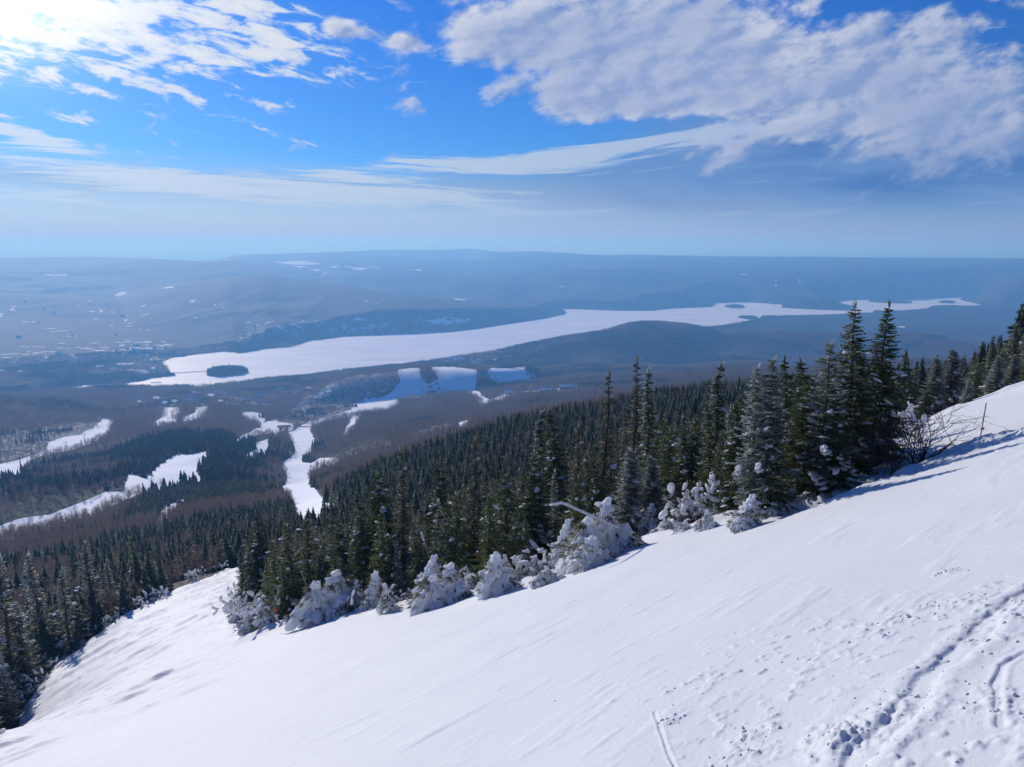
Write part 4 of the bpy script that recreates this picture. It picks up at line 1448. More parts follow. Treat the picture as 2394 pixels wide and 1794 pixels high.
HEROES = [
    # lib, topX, topY, r, width, label
    ('big_a', 2011, 721, 31.5, 1.38, 'tall dark spruce with frosted left side, left one of the towering twin spruces', 1985),
    ('big_b', 2079, 714, 33.0, 1.30, 'tallest pointed dark spruce at right end of the big clump, right one of the twins', 2045),
    ('frosty', 1938, 800, 30.0, 1.3, 'ragged frosted spruce leaning against the left of the towering twin spruces', 1930),
    ('dark_a', 1838, 842, 37.0, 1.05, 'dark narrow spruce tip between the two frosted spruces', 1838),
    ('dark_a', 1886, 846, 36.0, 1.5, 'dark bushy spruce with a rounded top just left of the frosted ragged one', 1890),
    ('frosty', 1803, 838, 28.5, 1.10, 'spruce with frost-white twin leaders at left end of the big clump, right leader', 1800),
    ('frosty', 1758, 856, 28.8, 0.95, 'spruce with frost-white tip standing at the outer left of the big clump', 1765),
    ('dark_b', 1868, 905, 30.0, 1.3, 'broad dark fir loaded with heavy snow pads in the middle of the big clump', 1868),
    ('dark_b', 1945, 930, 29.5, 1.2, 'low broad dark fir with snow pads in front of the twin spruces', 1945),
    ('dark_b', 2060, 960, 33.0, 1.2, 'short dark fir under the right of the twin spruces', 2060),
    ('dark_a', 1725, 950, 33.0, 1.3, 'mid green spruce with drooping boughs left of the frost-white twin leaders', 1725),
    ('slim', 1670, 859, 46.0, 1.3, 'dark pointed spruce standing alone above the forest left of the big clump', 1670),
    ('brown', 1511, 845, 52.0, 1.0, 'thin ragged spruce with a frosted crooked top above the centre forest', 1500),
    ('slim', 1516, 872, 48.0, 1.05, 'frosted slim spruce tip touching the crooked one', 1520),
    ('brown', 1434, 877, 55.0, 0.9, 'broken-topped spruce snag with a flat tuft at its tip', 1430),
    ('brown', 1361, 997, 46.0, 1.0, 'frosted brown-grey spruce left of the centre forest', 1360),
    ('dark_a', 1305, 968, 62.0, 1.2, 'dark full spruce above the leaning pipe, with a dense cone', 1305),
    ('pale', 1471, 1051, 39.0, 1.2, 'pale frosted young spruce right of the leaning pipe', 1470),
    ('pale', 1518, 1069, 40.0, 1.3, 'small pale frosted spruce standing second right of the leaning pipe', 1518),
    ('dark_b', 1560, 1010, 44.0, 1.3, 'green drooping spruce behind the small sign post', 1560),
    ('dark_b', 1620, 1000, 42.0, 1.2, 'dark spruce left of the frost-white twin leaders', 1620),
    ('dark_a', 1600, 1060, 39.5, 1.3, 'short dark spruce right beside the small sign post', 1650),
    ('dark_a', 1400, 1080, 44.0, 1.3, 'dark spruce directly behind the leaning pipe', 1400),
    ('fill_c', 1340, 1110, 42.0, 1.4, 'bushy green spruce behind the left end of the leaning pipe', 1340),
    ('dark_b', 1250, 1070, 47.0, 1.3, 'dark green spruce with snow flecks left of the leaning pipe', 1250),
    ('brown', 1111, 1030, 50.5, 0.9, 'grey-brown spruce with a bare trunk marked by a red ribbon', 1120),
    ('dark_b', 1180, 1100, 52.0, 1.2, 'dark snow-flecked spruce right of the ribboned trunk', 1180),
    ('brown', 956, 1052, 57.0, 1.0, 'tall frosted grey spruce rising over the snow-buried shrubs', 958),
    ('dark_a', 1035, 1090, 58.0, 1.2, 'dark spruce between the tall grey spruce and the ribboned trunk', 1035),
    ('dark_b', 890, 1110, 62.0, 1.3, 'dark spruce left of the tall frosted grey spruce', 890),
    ('dark_a', 855, 1160, 60.0, 1.2, 'dark spruce behind the left snow-buried shrubs', 855),
    ('slim', 1262, 972, 75.0, 1.4, 'dark spire in the row behind the frosted brown-grey spruce', 1262),
    ('dark_a', 620, 1203, 88.0, 1.2, 'tallest dark spruce of the left clump beside the side piste', 620),
    ('dark_a', 598, 1247, 90.0, 1.1, 'second dark spruce of the left clump beside the side piste', 598),
    ('slim', 569, 1280, 96.0, 1.3, 'outermost left spruce of the clump beside the side piste', 569),
    ('slim', 667, 1283, 72.0, 1.3, 'green spruce with snow dots at the front of the left clump', 667),
    ('dark_b', 740, 1250, 70.0, 1.2, 'dark spruce at the right of the left clump', 740),
    ('dark_b', 800, 1215, 66.0, 1.3, 'dark spruce over the leftmost leaning pole', 800),
    # right-hand crest
    ('slim', 2359, 761, 60.0, 1.3, 'tall frosted spruce near the right edge above the snow crest', 2359),
    ('slim', 2311, 787, 62.0, 1.4, 'frosted dark spruce second from the right above the snow crest', 2309),
    ('pale', 2211, 818, 58.0, 1.4, 'small pale spruce tip in the brown thicket above the snow crest', 2211),
    ('pale', 2174, 837, 56.0, 1.3, 'pale spruce at the left end of the brown thicket', 2174),
    ('pale', 2312, 832, 53.0, 1.5, 'bright green-white young spruce leaning on the snow crest', 2312),
    ('pale', 2346, 829, 54.0, 1.4, 'pale young spruce right of the bright green-white one', 2350),
    ('pale', 2247, 884, 50.0, 1.3, 'lowest pale spruce at the edge of the snow crest', 2247),
    ('slim', 2389, 787, 64.0, 1.4, 'frosted spruce cut by the right edge of the picture', 2389),
    ('dark_b', 2270, 850, 66.0, 1.4, 'dark fir in the thicket above the snow crest', 2270),
    ('dark_b', 2150, 900, 52.0, 1.3, 'dark fir just right of the twin spruces', 2150),
    ('dark_a', 2120, 880, 60.0, 1.3, 'dark spruce behind the bare bush right of the twins', 2120),
    # left forest beside the side piste
    ('fill_d', 13, 1309, 108.0, 1.3, 'snow-dusted spruce at the left edge of the picture', 13),
    ('fill_d', 90, 1300, 128.0, 1.3, 'snow-striped spruce second from the left edge', 90),
    ('fill_d', 160, 1330, 122.0, 1.3, 'snow-striped spruce third from the left edge', 160),
    ('fill_d', 215, 1270, 136.0, 1.4, 'tall snow-striped spruce left of the side piste', 215),
    ('fill_d', 268, 1310, 140.0, 1.3, 'snow-striped spruce close above the side piste', 268),
    ('fill_d', 60, 1420, 108.0, 1.4, 'frosted spruce low at the left beside the shaded snow', 60),
    ('fill_d', 20, 1535, 97.0, 1.8, 'bushy frosted fir in the lower left corner', 18),
    ('fill_d', -30, 1450, 95.0, 1.6, 'frosted fir cut by the left edge of the picture', -30),
    ('fill_b', 330, 1250, 150.0, 1.3, 'dark spruce above the bend of the side piste', 330),
]
for lib, X, Y, r, wf, lab, bx in HEROES:
    place_px(lib, X, Y, r, lab, None, wf, bx)

# the nearer forest: single spruces standing below the piste edge
def edge_ok(x, y, margin=1.5):
    return sdf_poly(x, y, PISTE) > margin


def in_view(x, y, z, pad=0.10):
    cp, sp = math.cos(PITCH), math.sin(PITCH)
    f = y * cp - z * sp
    u = y * sp + z * cp
    return (np.abs(x) < f * (0.70 + pad)) & (u > -f * (0.525 + pad)) & (f > 1)


rn = np.random.default_rng(11)
cand = []
N = 60000
a = rn.uniform(R(-40), R(40), N)
r = np.sqrt(rn.uniform(30 ** 2, 330 ** 2, N))
x, y = r * np.sin(a), r * np.cos(a)
z = height(x, y)
dE = sdf_poly(x, y, PISTE)
sm = snow_mask(x, y)
dens = fbm(x / 35, y / 35, 2, 13)
dirx = x / r
ok = (dE > 2.0) & in_view(x, y, z, 0.06) & (sm < 0.3)
# how densely conifers stand: solid in the middle and right, thinner to the left
px_est = 1197 + F * x / (y * math.cos(PITCH) - z * math.sin(PITCH))
x, y, z, r, px_est, dE = [q[ok] for q in (x, y, z, r, px_est, dE)]
chosen = []
cell = {}
order = np.argsort(r * (1 + 0.0 * r))
for i in order:
    sp = 1.45 + 0.0065 * r[i]
    k = (int(x[i] // 4), int(y[i] // 4))
    bad = False
    for kx in (-1, 0, 1):
        for ky in (-1, 0, 1):
            for j in cell.get((k[0] + kx, k[1] + ky), ()):
                if (x[i] - x[j]) ** 2 + (y[i] - y[j]) ** 2 < sp * sp:
                    bad = True
                    break
            if bad:
                break
        if bad:
            break
    if bad:
        continue
    cell.setdefault(k, []).append(i)
    chosen.append(i)
chosen = np.array(chosen)
gap = fbm(x[chosen] / 30, y[chosen] / 30, 2, 13)
chosen = chosen[(gap < 0.30) | (r[chosen] < 85)]
NEARX, NEARY, NEARZ, NEARR, NEARP = x[chosen], y[chosen], z[chosen], r[chosen], px_est[chosen]
NEARH = np.where(NEARR < 60, 3.6 + 0.05 * NEARR, 6.6 + 0.008 * np.minimum(NEARR, 400)) * rn.uniform(0.45, 1.30, len(chosen))
nind = 242
FILL = ['fill_a', 'fill_b', 'fill_c', 'fill_a', 'fill_c', 'fill_d']
FLAB = {'fill_a': 'dark spruce dusted with snow in the dense forest below the piste edge', 'fill_b': 'slim ragged spruce in the dense forest below the piste edge',
        'fill_c': 'broad dark green spruce in the dense forest below the piste edge', 'fill_d': 'frosted grey-green spruce in the dense forest below the piste edge'}
for i in range(min(nind, len(chosen))):
    lib = FILL[rn.integers(0, 6)]
    if NEARP[i] < 480:
        lib = 'fill_d' if rn.random() < 0.6 else 'fill_b'
    place_tree(lib, NEARX[i], NEARY[i], NEARZ[i] - 0.3, NEARH[i], rn.uniform(0, 6.28), FLAB[lib], 'spruces of the forest below the piste (%s)' % FLAB[lib].split(' in the')[0], rn.uniform(0.95, 1.5))

# ------------------------------------------------------------------ far forest: prototypes kept out of the scene, scattered over points
def proto_conifer(seed, h, rad, tiers=7, sides=7):
    rnd = np.random.default_rng(seed)
    g = Geo()
    for k in range(tiers):
        q0 = k / tiers
        zb = h * (0.06 + 0.90 * q0)
        zt = min(h, zb + h * 0.30)
        rb = rad * (1 - q0) ** 0.9 + 0.12
        an = np.arange(sides) / sides * 6.283 + rnd.uniform(0, 6)
        rr = rb * rnd.uniform(0.55, 1.25, sides)
        V = [np.array([0, 0, zt])] + [np.array([math.cos(t) * q, math.sin(t) * q, zb - 0.12 * q * rnd.uniform(0, 2)]) for t, q in zip(an, rr)]
        Fq = []
        for j in range(sides):
            if rnd.random() < 0.88:
                Fq.append((0, j + 1, (j + 1) % sides + 1))
        g.add(np.array(V), np.array(Fq), 1 if rnd.random() < 0.08 else 0)
    return g


def proto_conifer_fine(seed, h, rad):
    """a spruce of a few hundred sprays, for trees a stone's throw to half a kilometre away"""
    rnd = np.random.default_rng(seed)
    g = proto_conifer(seed, h, rad * 0.55, 5, 6)
    n = 330
    q = rnd.random(n) ** 1.25
    a = rnd.uniform(0, 6.283, n)
    rr = rad * (1 - q) ** 0.85
    B = np.stack([np.cos(a) * rr * 0.25, np.sin(a) * rr * 0.25, h * (0.05 + 0.93 * q)], 1)
    D = np.stack([np.cos(a) * rr, np.sin(a) * rr, -0.28 * rr + 0.3 * q], 1) * rnd.uniform(0.6, 1.2, (n, 1))
    V, Fq = rhombs(B, D, 0.14 * h / 8 + 0.22 * rr, rnd, 1.5)
    fr = rnd.random(n) < 0.10
    g.add(V, Fq[~fr], 0)
    if fr.any():
        g.add(V, Fq[fr], 1)
    return g


def proto_hardwood(seed, h, n=110):
    rnd = np.random.default_rng(seed)
    g = Geo()
    tx = rnd.normal(size=2) * 0.03 * h
    V, Fq = rhombs(np.array([[0, 0, 0.0]]), np.array([[tx[0], tx[1], h * 0.92]]), 0.30, rnd)
    g.add(V, Fq, 0)
    B = np.stack([rnd.normal(size=n) * 0.05 * h, rnd.normal(size=n) * 0.05 * h, h * rnd.uniform(0.25, 0.85, n)], 1)
    q = (B[:, 2] / h)
    D = rnd.normal(size=(n, 3)) * np.array([0.17, 0.17, 0.06]) * h * (1.25 - q)[:, None]
    D[:, 2] += h * 0.13
    w = rnd.uniform(0.05, 0.16, n)
    V, Fq = rhombs(B, D, w, rnd)
    g.add(V, Fq, 0)
    return g


def clump(protos, seed, rad, n, zvar=0.2):
    rnd = np.random.default_rng(seed)
    g = Geo()
    for i in range(n):
        p = protos[rnd.integers(0, len(protos))]
        s = rnd.uniform(1 - zvar, 1 + zvar)
        a, b = rnd.uniform(0, 6.28), rnd.uniform(0, 6.28)
        q = rad * math.sqrt(rnd.random())
        off = np.array([math.cos(b) * q, math.sin(b) * q, -0.8])
        ca, sa = math.cos(a), math.sin(a)
        nb = 0
        for V, Fq, M in zip(p.V, p.Q, p.M):
            W = V * s
            W = np.stack([W[:, 0] * ca - W[:, 1] * sa, W[:, 0] * sa + W[:, 1] * ca, W[:, 2]], 1) + off
            g.V.append(W)
            g.Q.append(Fq - nb + g.n)
            g.M.append(M)
            nb += len(V)
            g.n += len(V)
    return g


def hidden_collection(name, geos, mats):
    c = bpy.data.collections.new(name)
    for i, g in enumerate(geos):
        o = bpy.data.objects.new('%s_%02d' % (name, i), g.mesh(name, mats))
        c.objects.link(o)
    return c


def scatter(name, coll, P, idx, scl, rot, label):
    me = bpy.data.meshes.new(name)
    me.vertices.add(len(P))
    me.vertices.foreach_set('co', np.asarray(P, dtype=np.float32).ravel())
    for nm, v in (('scl', scl), ('rot', rot)):
        attr(me, nm, v)
    a = me.attributes.new('idx', 'INT', 'POINT')
    a.data.foreach_set('value', np.asarray(idx, dtype=np.int32))
    o = link(name, me, kind='stuff')
    ng = bpy.data.node_groups.new(name, 'GeometryNodeTree')
    ng.interface.new_socket('Geometry', in_out='INPUT', socket_type='NodeSocketGeometry')
    ng.interface.new_socket('Geometry', in_out='OUTPUT', socket_type='NodeSocketGeometry')
    n, l = ng.nodes, ng.links
    gi, go = n.new('NodeGroupInput'), n.new('NodeGroupOutput')
    iop = n.new('GeometryNodeInstanceOnPoints')
    ci = n.new('GeometryNodeCollectionInfo')
    ci.inputs[0].default_value = coll
    ci.inputs['Separate Children'].default_value = True
    ci.inputs['Reset Children'].default_value = True

    def named(nm, ty):
        q = n.new('GeometryNodeInputNamedAttribute')
        q.data_type = ty
        q.inputs[0].default_value = nm
        return q.outputs[0]
    l.new(gi.outputs[0], iop.inputs['Points'])
    l.new(ci.outputs[0], iop.inputs['Instance'])
    iop.inputs['Pick Instance'].default_value = True
    l.new(named('idx', 'INT'), iop.inputs['Instance Index'])
    cx = n.new('ShaderNodeCombineXYZ')
    l.new(named('rot', 'FLOAT'), cx.inputs[2])
    l.new(cx.outputs[0], iop.inputs['Rotation'])
    l.new(named('scl', 'FLOAT'), iop.inputs['Scale'])
    l.new(iop.outputs[0], go.inputs[0])
    md = o.modifiers.new('scatter', 'NODES')
    md.node_group = ng
    return o


CF = [proto_conifer_fine(30 + i, 8.0, 1.5 + 0.2 * i) for i in range(4)]
CFAR = [proto_conifer(40 + i, 11.0, 1.9 + 0.25 * i) for i in range(4)]
HW = [proto_hardwood(50 + i, 11.0) for i in range(4)]
HWFAR = [proto_hardwood(60 + i, 13.0, 46) for i in range(3)]
C_NEARCON = hidden_collection('conifer_near', CF, [M_FARGREEN, M_FROST])
C_CON = hidden_collection('conifer_mid', CFAR, [M_FARGREEN, M_FROST])
C_HW = hidden_collection('hardwood_mid', HW, [M_HARD])
C_CLC = hidden_collection('conifer_clump', [clump(CFAR, 70 + i, 17, 22) for i in range(3)], [M_FARGREEN, M_FROST])
C_CLH = hidden_collection('hardwood_clump', [clump(HWFAR, 80 + i, 17, 20) for i in range(3)], [M_HARD])

if len(chosen) > nind:
    k = slice(nind, None)
    m = len(NEARX[k])
    scatter('spruce_forest', C_NEARCON, np.stack([NEARX[k], NEARY[k], NEARZ[k] - 0.3], 1), rn.integers(0, 4, m), NEARH[k] / 8.0, rn.uniform(0, 6.28, m), '')


def conifer_share(x, y):
    """where spruce rather than bare hardwood grows"""
    r = np.hypot(x, y)
    az = np.degrees(np.arctan2(x, y))
    n = fbm(x / 190, y / 190, 3, 101) * 1.4 + fbm(x / 45, y / 45, 2, 102) * 0.4
    left = sstep(-az, 17, 23)
    b = -0.70 + 0.85 * left * sstep(r, 420, 520) * sstep(-r, -1500, -1150) + 1.3 * sstep(-r, -430, -340)
    b = b + 0.45 * sstep(r, 3000, 3500) + 0.25 * sstep(r, 2200, 2500) * (1 - left)
    b = b + 0.35 * sstep(-az, 13, 15) * sstep(az, -19, -17) * sstep(r, 700, 900) * sstep(-r, -1500, -1300)
    return n + b


def field(r0, r1, sp, az0=-39, az1=39):
    """jittered points, evenly spaced by sp metres, in the ring r0..r1"""
    X1 = r1 * math.sin(R(az1)) + 5
    X0 = r1 * math.sin(R(az0)) - 5
    xs = np.arange(X0, X1, sp)
    ys = np.arange(0, r1, sp)
    gx, gy = np.meshgrid(xs, ys)
    gx = gx.ravel() + rn.uniform(-0.5, 0.5, gx.size) * sp
    gy = gy.ravel() + rn.uniform(-0.5, 0.5, gy.size) * sp
    r = np.hypot(gx, gy)
    az = np.degrees(np.arctan2(gx, gy))
    k = (r > r0) & (r < r1) & (az > az0) & (az < az1)
    return gx[k], gy[k]


def grow_ring(r0, r1, sp, names, colls, nids, hs, keep_sparse=0.4):
    x, y = field(r0, r1, sp)
    z, sd = height(x, y, True)
    m = snow_mask(x, y)
    k = (m < rn.uniform(0.05, 0.75, len(x))) & (sd > 4) & in_view(x, y, z, 0.06)
    x, y, z, m = x[k], y[k], z[k], m[k]
    c = conifer_share(x, y) > rn.uniform(-0.22, 0.22, len(x))
    for sel, nm, coll, ni, h in ((c, names[0], colls[0], nids[0], hs[0]), (~c, names[1], colls[1], nids[1], hs[1])):
        n = int(sel.sum())
        if n:
            scatter(nm, coll, np.stack([x[sel], y[sel], z[sel]], 1), rn.integers(0, ni, n), h * rn.uniform(0.65, 1.3, n), rn.uniform(0, 6.28, n), '')
    return len(x)


n1 = grow_ring(330, 700, 4.6, ('spruce_forest', 'hardwood_forest'), (C_NEARCON, C_HW), (4, 4), (1.05, 0.85))
n2 = grow_ring(700, 1700, 6.4, ('spruce_forest', 'hardwood_forest'), (C_CON, C_HW), (4, 4), (1.0, 1.0))
n3 = grow_ring(1700, 4600, 19.0, ('spruce_forest', 'hardwood_forest'), (C_CLC, C_CLH), (3, 3), (1.0, 1.0))
# brushy growth between the near spruces
x, y = field(60, 330, 3.4)
z, sd = height(x, y, True)
k = (snow_mask(x, y) < 0.2) & (sdf_poly(x, y, PISTE) > 2.5) & in_view(x, y, z, 0.06)
x, y, z = x[k], y[k], z[k]
n = len(x)
hwg = (fbm(x / 30, y / 30, 2, 13) > 0.22)
scatter('underbrush', C_HW, np.stack([x, y, z], 1), rn.integers(0, 4, n), np.where(hwg, 0.30 + 0.45 * rn.random(n), 0.20 + 0.45 * rn.random(n) ** 1.6), rn.uniform(0, 6.28, n), '')
# wooded shores and lower slopes farther out
x, y = field(4600, 8200, 34.0)
z, sd = height(x, y, True)
sdn = np.abs(sd)
k = (sd > 12) & (snow_mask(x, y) < 0.5) & (sd < 220)
x, y, z = x[k], y[k], z[k]
n = len(x)
scatter('shore_forest', C_CLC, np.stack([x, y, z], 1), rn.integers(0, 3, n), rn.uniform(0.9, 1.5, n), rn.uniform(0, 6.28, n), '')
# islands
pts = []
for cx, cy, a0, a, b, hgt in ISLW:
    m = int(max(4, a * b * 3.1 / 320))
    q = np.sqrt(rn.random(m)) * 0.85
    th = rn.uniform(0, 6.28, m)
    tx, ty = np.cos(th) * q * a, np.sin(th) * q * b
    pts.append(np.stack([cx + tx * math.cos(a0) + ty * math.sin(a0), cy - tx * math.sin(a0) + ty * math.cos(a0)], 1))
pts = np.concatenate(pts)
z, sd = height(pts[:, 0], pts[:, 1], True)
k = sd > 2
pts, z = pts[k], z[k]
n = len(pts)
scatter('island_forest', C_CLC, np.concatenate([pts, z[:, None]], 1), rn.integers(0, 3, n), np.where(np.hypot(pts[:, 0], pts[:, 1]) < 4200, 2.0, 1.3) * rn.uniform(0.8, 1.15, n), rn.uniform(0, 6.28, n), '')
COUNTS = (len(chosen), n1, n2, n3)
print('COUNTS', COUNTS)

# ------------------------------------------------------------------ snow-buried shrubs along the treeline
GHOST = []
for i, (hh, ww, ln, pk) in enumerate([(2.2, 1.1, 0.10, 1), (1.8, 1.5, 0.0, 3), (1.2, 1.6, 0.0, 3), (2.4, 1.4, 0.16, 2), (0.8, 1.1, 0.0, 2), (1.6, 0.9, -0.15, 1), (2.0, 1.7, 0.05, 3)]):
    mm, tw = make_snow_ghost(200 + i, hh, ww, ln, pk)
    GHOST.append((mm, tw.mesh('needle_sprays', [M_GREEN2, M_FROST, M_TWIG]), hh, ww))


def surf(x, y):
    v = height(np.array([x]), np.array([y])) + piste_detail(np.array([x]), np.array([y]))
    return float(v[0])


def edge_hit(X, Y, r0=25, r1=75):
    az, s = px_as(X, Y)
    q = np.linspace(r0, r1, 500)
    z = height(q * math.sin(az), q * math.cos(az))
    ok = np.nonzero(z / q >= s)[0]
    i = ok[0] if len(ok) else int(np.argmax(z / q))
    return q[i] * math.sin(az), q[i] * math.cos(az), z[i], q[i]


GH = [  # X, base Y, width px, height px, variant, label
    (612, 1466, 70, 42, 2, 'low snow-matted shrub at the left end of the treeline, beside the red marker'),
    (662, 1446, 34, 78, 5, 'thin snow-plastered sapling left of the leftmost leaning pole'),
    (697, 1428, 26, 28, 4, 'small snow cap on a sapling just left of the leftmost leaning pole'),
    (790, 1440, 84, 105, 1, 'wide lumpy snow-buried spruce just right of the leftmost leaning pole'),
    (832, 1431, 34, 78, 0, 'narrow snow pillar bent to the left beside the wide lumpy one'),
    (863, 1429, 44, 36, 4, 'knee-high snow mound between two snow pillars'),
    (880, 1424, 48, 92, 6, 'snow-hung brown sapling behind the knee-high snow mound'),
    (908, 1432, 42, 70, 5, 'pointed white snow cone standing forward on the piste edge'),
    (1003, 1412, 64, 112, 3, 'tall snow-buried spruce with a beak-like tip beside the snow-capped pole'),
    (1030, 1402, 42, 50, 2, 'low snow heap at the foot of the snow-capped pole'),
    (1054, 1412, 76, 96, 1, 'hunched snow-buried spruce with a branch sticking out right'),
    (1093, 1370, 48, 32, 4, 'smooth rounded snow dome beside the ribboned trunk'),
    (1160, 1394, 80, 108, 6, 'broad snow figure with a hooded top right of the ribboned trunk'),
    (1195, 1374, 62, 42, 2, 'rounded snow folds right of the hooded snow figure'),
    (1250, 1350, 44, 54, 1, 'small snow-tufted shrub in front of the reddish brush'),
    (1278, 1366, 54, 40, 2, 'smooth snow fold just right of the snow-tufted shrub'),
    (1315, 1326, 54, 112, 3, 'slender snow-buried spruce under the bent end of the leaning pipe'),
    (1337, 1328, 54, 50, 4, 'draped snow mound under the leaning pipe'),
    (1382, 1328, 84, 80, 6, 'creamy overhanging snow mass below the leaning pipe'),
    (1414, 1304, 96, 140, 1, 'largest snow-buried spruce crossed by the leaning pipe'),
    (1462, 1250, 66, 70, 3, 'snow-draped spruce behind the foot of the leaning pipe'),
    (1514, 1250, 50, 78, 0, 'snow-hooded spruce right of the foot of the leaning pipe'),
    (1532, 1252, 22, 18, 4, 'little round snow ball right of the snow-hooded spruce'),
    (1582, 1222, 66, 66, 1, 'snow-loaded drooping boughs in front of the small sign post'),
    (1652, 1240, 40, 44, 2, 'snow tuft low in the trees right of the small sign post'),
    (1743, 1236, 60, 78, 3, 'leaning snow-laden bough heap left of the big spruce clump'),
    (1808, 1205, 40, 30, 4, 'pair of snow lumps at the foot of the big spruce clump')]
for X, Y, w, h, v, lab in GH:
    x, y, z, r = edge_hit(X, Y)
    mm, tw, hh, ww = GHOST[v]
    sl_ = math.sqrt(r * r + z * z) / F * 1.0
    e = link('snow_covered_shrub', None, None, (x, y, z - 0.05), lab, 'snowy shrub', 'snow-buried shrubs along the treeline')
    e.rotation_euler = (0, 0, random.uniform(-0.6, 0.6))
    e.scale = (w * sl_ / ww * 1.05, w * sl_ / ww * 1.05, h * sl_ / hh * 0.98)
    link('snow_mantle', mm, e)
    link('needle_sprays', tw, e)
# smaller unnamed ones filling the edge
for i in range(34):
    k = rn.integers(2, 18)
    t = rn.random()
    ax, ay = RE[k]
    bx, by = RE[k + 1]
    x, y = ax + (bx - ax) * t, ay + (by - ay) * t
    q = math.hypot(x, y)
    f = 1 + rn.uniform(0.2, 3.5) / q
    x, y = x * f, y * f
    v = [2, 4, 4, 5, 0][rn.integers(0, 5)]
    mm, tw, hh, ww = GHOST[v]
    e = link('snow_covered_shrub', None, None, (x, y, H1(x, y) - 0.08), 'small snow-matted sapling half hidden at the foot of the edge spruces', 'snowy shrub', 'small snow-matted saplings in the treeline')
    e.rotation_euler = (0, 0, rn.uniform(0, 6.28))
    s = rn.uniform(0.5, 1.0)
    e.scale = (s, s, s * rn.uniform(0.8, 1.3))
    link('snow_mantle', mm, e)
    link('needle_sprays', tw, e)

# dead tree caked with snow over the buried shrubs
g, sn = make_bush(301, 4.3, 2, 0.12, 3, 0.0, 0.016)
C, S, D = [], [], []
for i in range(34):
    q = rn.uniform(0.08, 0.98)
    C.append((rn.normal() * 0.42 * (1.15 - q), rn.normal() * 0.42 * (1.15 - q), 4.0 * q))
    S.append(np.array([0.26, 0.085, 0.075]) * rn.uniform(0.5, 1.2))
    D.append((rn.normal() * 0.3, rn.normal() * 0.3, 1.0))
lumps(sn, C, S, D, rn)
x, y, z, r = edge_hit(950, 1395)
x, y = x * 1.03, y * 1.03
e = link('dead_tree', None, None, (x, y, H1(x, y)), 'dead sapling caked with hanging snow behind the pointed white snow cone', 'dead tree')
link('branches', g.mesh('branches', [M_TWIG]), e)
link('snow_cover', sn.mesh('snow_cover', [M_LUMP], True), e)

# ------------------------------------------------------------------ bare shrubs
M_RED = simple_mat('reddish_twigs', (0.13, 0.055, 0.035), 0.9, 0.3, 2)
BUSH = []
for i in range(5):
    g, sn = make_bush(320 + i, 1.9, 9, 0.9, 4, 0.03, 0.011)
    BUSH.append((g.mesh('branches', [M_RED if i == 4 else M_TWIG]), sn.mesh('snow_cover', [M_LUMP], True) if sn.n else None))
bg_, sn_ = make_bush(340, 3.0, 16, 1.0, 4, 0.0, 0.014)
BIG = bg_.mesh('branches', [simple_mat('dark_twigs', (0.035, 0.025, 0.02), 0.9, 0.3, 2)])


def put_bush(mesh, snow, x, y, s, lab, grp, cat='bush'):
    e = link('bare_bush', None, None, (x, y, H1(x, y) - 0.05), lab, cat, grp)
    e.rotation_euler = (0, 0, rn.uniform(0, 6.28))
    e.scale = (s, s, s * rn.uniform(0.9, 1.15))
    link('branches', mesh, e)
    if snow:
        link('snow_cover', snow, e)


x, y, z, r = edge_hit(2150, 1080)
put_bush(BIG, None, x, y, 1.0, 'large dark leafless bush spreading to the right of the twin spruces', None)
x, y, z, r = edge_hit(2085, 1105)
put_bush(BIG, None, x, y, 0.8, 'dark leafless bush at the foot of the tallest twin spruce', None)
x, y, z, r = edge_hit(1255, 1335)
x, y = x * 1.05, y * 1.05
for k in range(5):
    put_bush(BUSH[4][0], None, x + rn.normal() * 1.2, y + rn.normal() * 0.8, rn.uniform(0.9, 1.3), 'reddish leafless brush in the gap left of the leaning pipe', 'reddish brush left of the leaning pipe')
for i in range(95):
    k = rn.integers(1, 24)
    t = rn.random()
    ax, ay = RE[k]
    bx, by = RE[k + 1]
    if max(math.hypot(ax, ay), math.hypot(bx, by)) > 110:
        continue
    x, y = ax + (bx - ax) * t, ay + (by - ay) * t
    q = math.hypot(x, y)
    f = 1 + rn.uniform(0.6, 7.0) / q
    b = BUSH[rn.integers(0, 4)]
    put_bush(b[0], b[1], x * f, y * f, rn.uniform(0.6, 1.25), 'leafless brown shrub between the spruces of the piste edge', 'brown shrubs among the edge spruces')
for i in range(46):
    k = rn.integers(1, len(LE) - 1)
    t = rn.random()
    ax, ay = LE[k]
    bx, by = LE[k + 1] if k + 1 < len(LE) else LE[k]
    x, y = ax + (bx - ax) * t, ay + (by - ay) * t
    n = np.array([-(by - ay), bx - ax])
    n = n / (np.linalg.norm(n) + 1e-6)
    o = rn.uniform(0.5, 6)
    b = BUSH[rn.integers(0, 4)]
    for sgn in (1, -1):
        qx, qy = x + n[0] * o * sgn, y + n[1] * o * sgn
        if float(sdf_poly(np.array([qx]), np.array([qy]), PISTE)[0]) > 0:
            put_bush(b[0], b[1], qx, qy, rn.uniform(0.9, 1.7), 'leafless brown shrub along the forest edge left of the side piste', 'brown shrubs left of the side piste')
            break
# brown clump where the side piste branches off
for X, Y in [(545, 1440), (565, 1455), (585, 1470), (600, 1460), (570, 1425), (590, 1440), (615, 1450), (560, 1405), (620, 1468)]:
    x, y, z, r = edge_hit(X, Y, 40, 110)
    b = BUSH[rn.integers(0, 4)]
    put_bush(b[0], b[1], x, y, rn.uniform(1.2, 1.8), 'brown shrub with frosted twigs at the tip of the left clump', 'brown shrubs at the tip of the left clump')

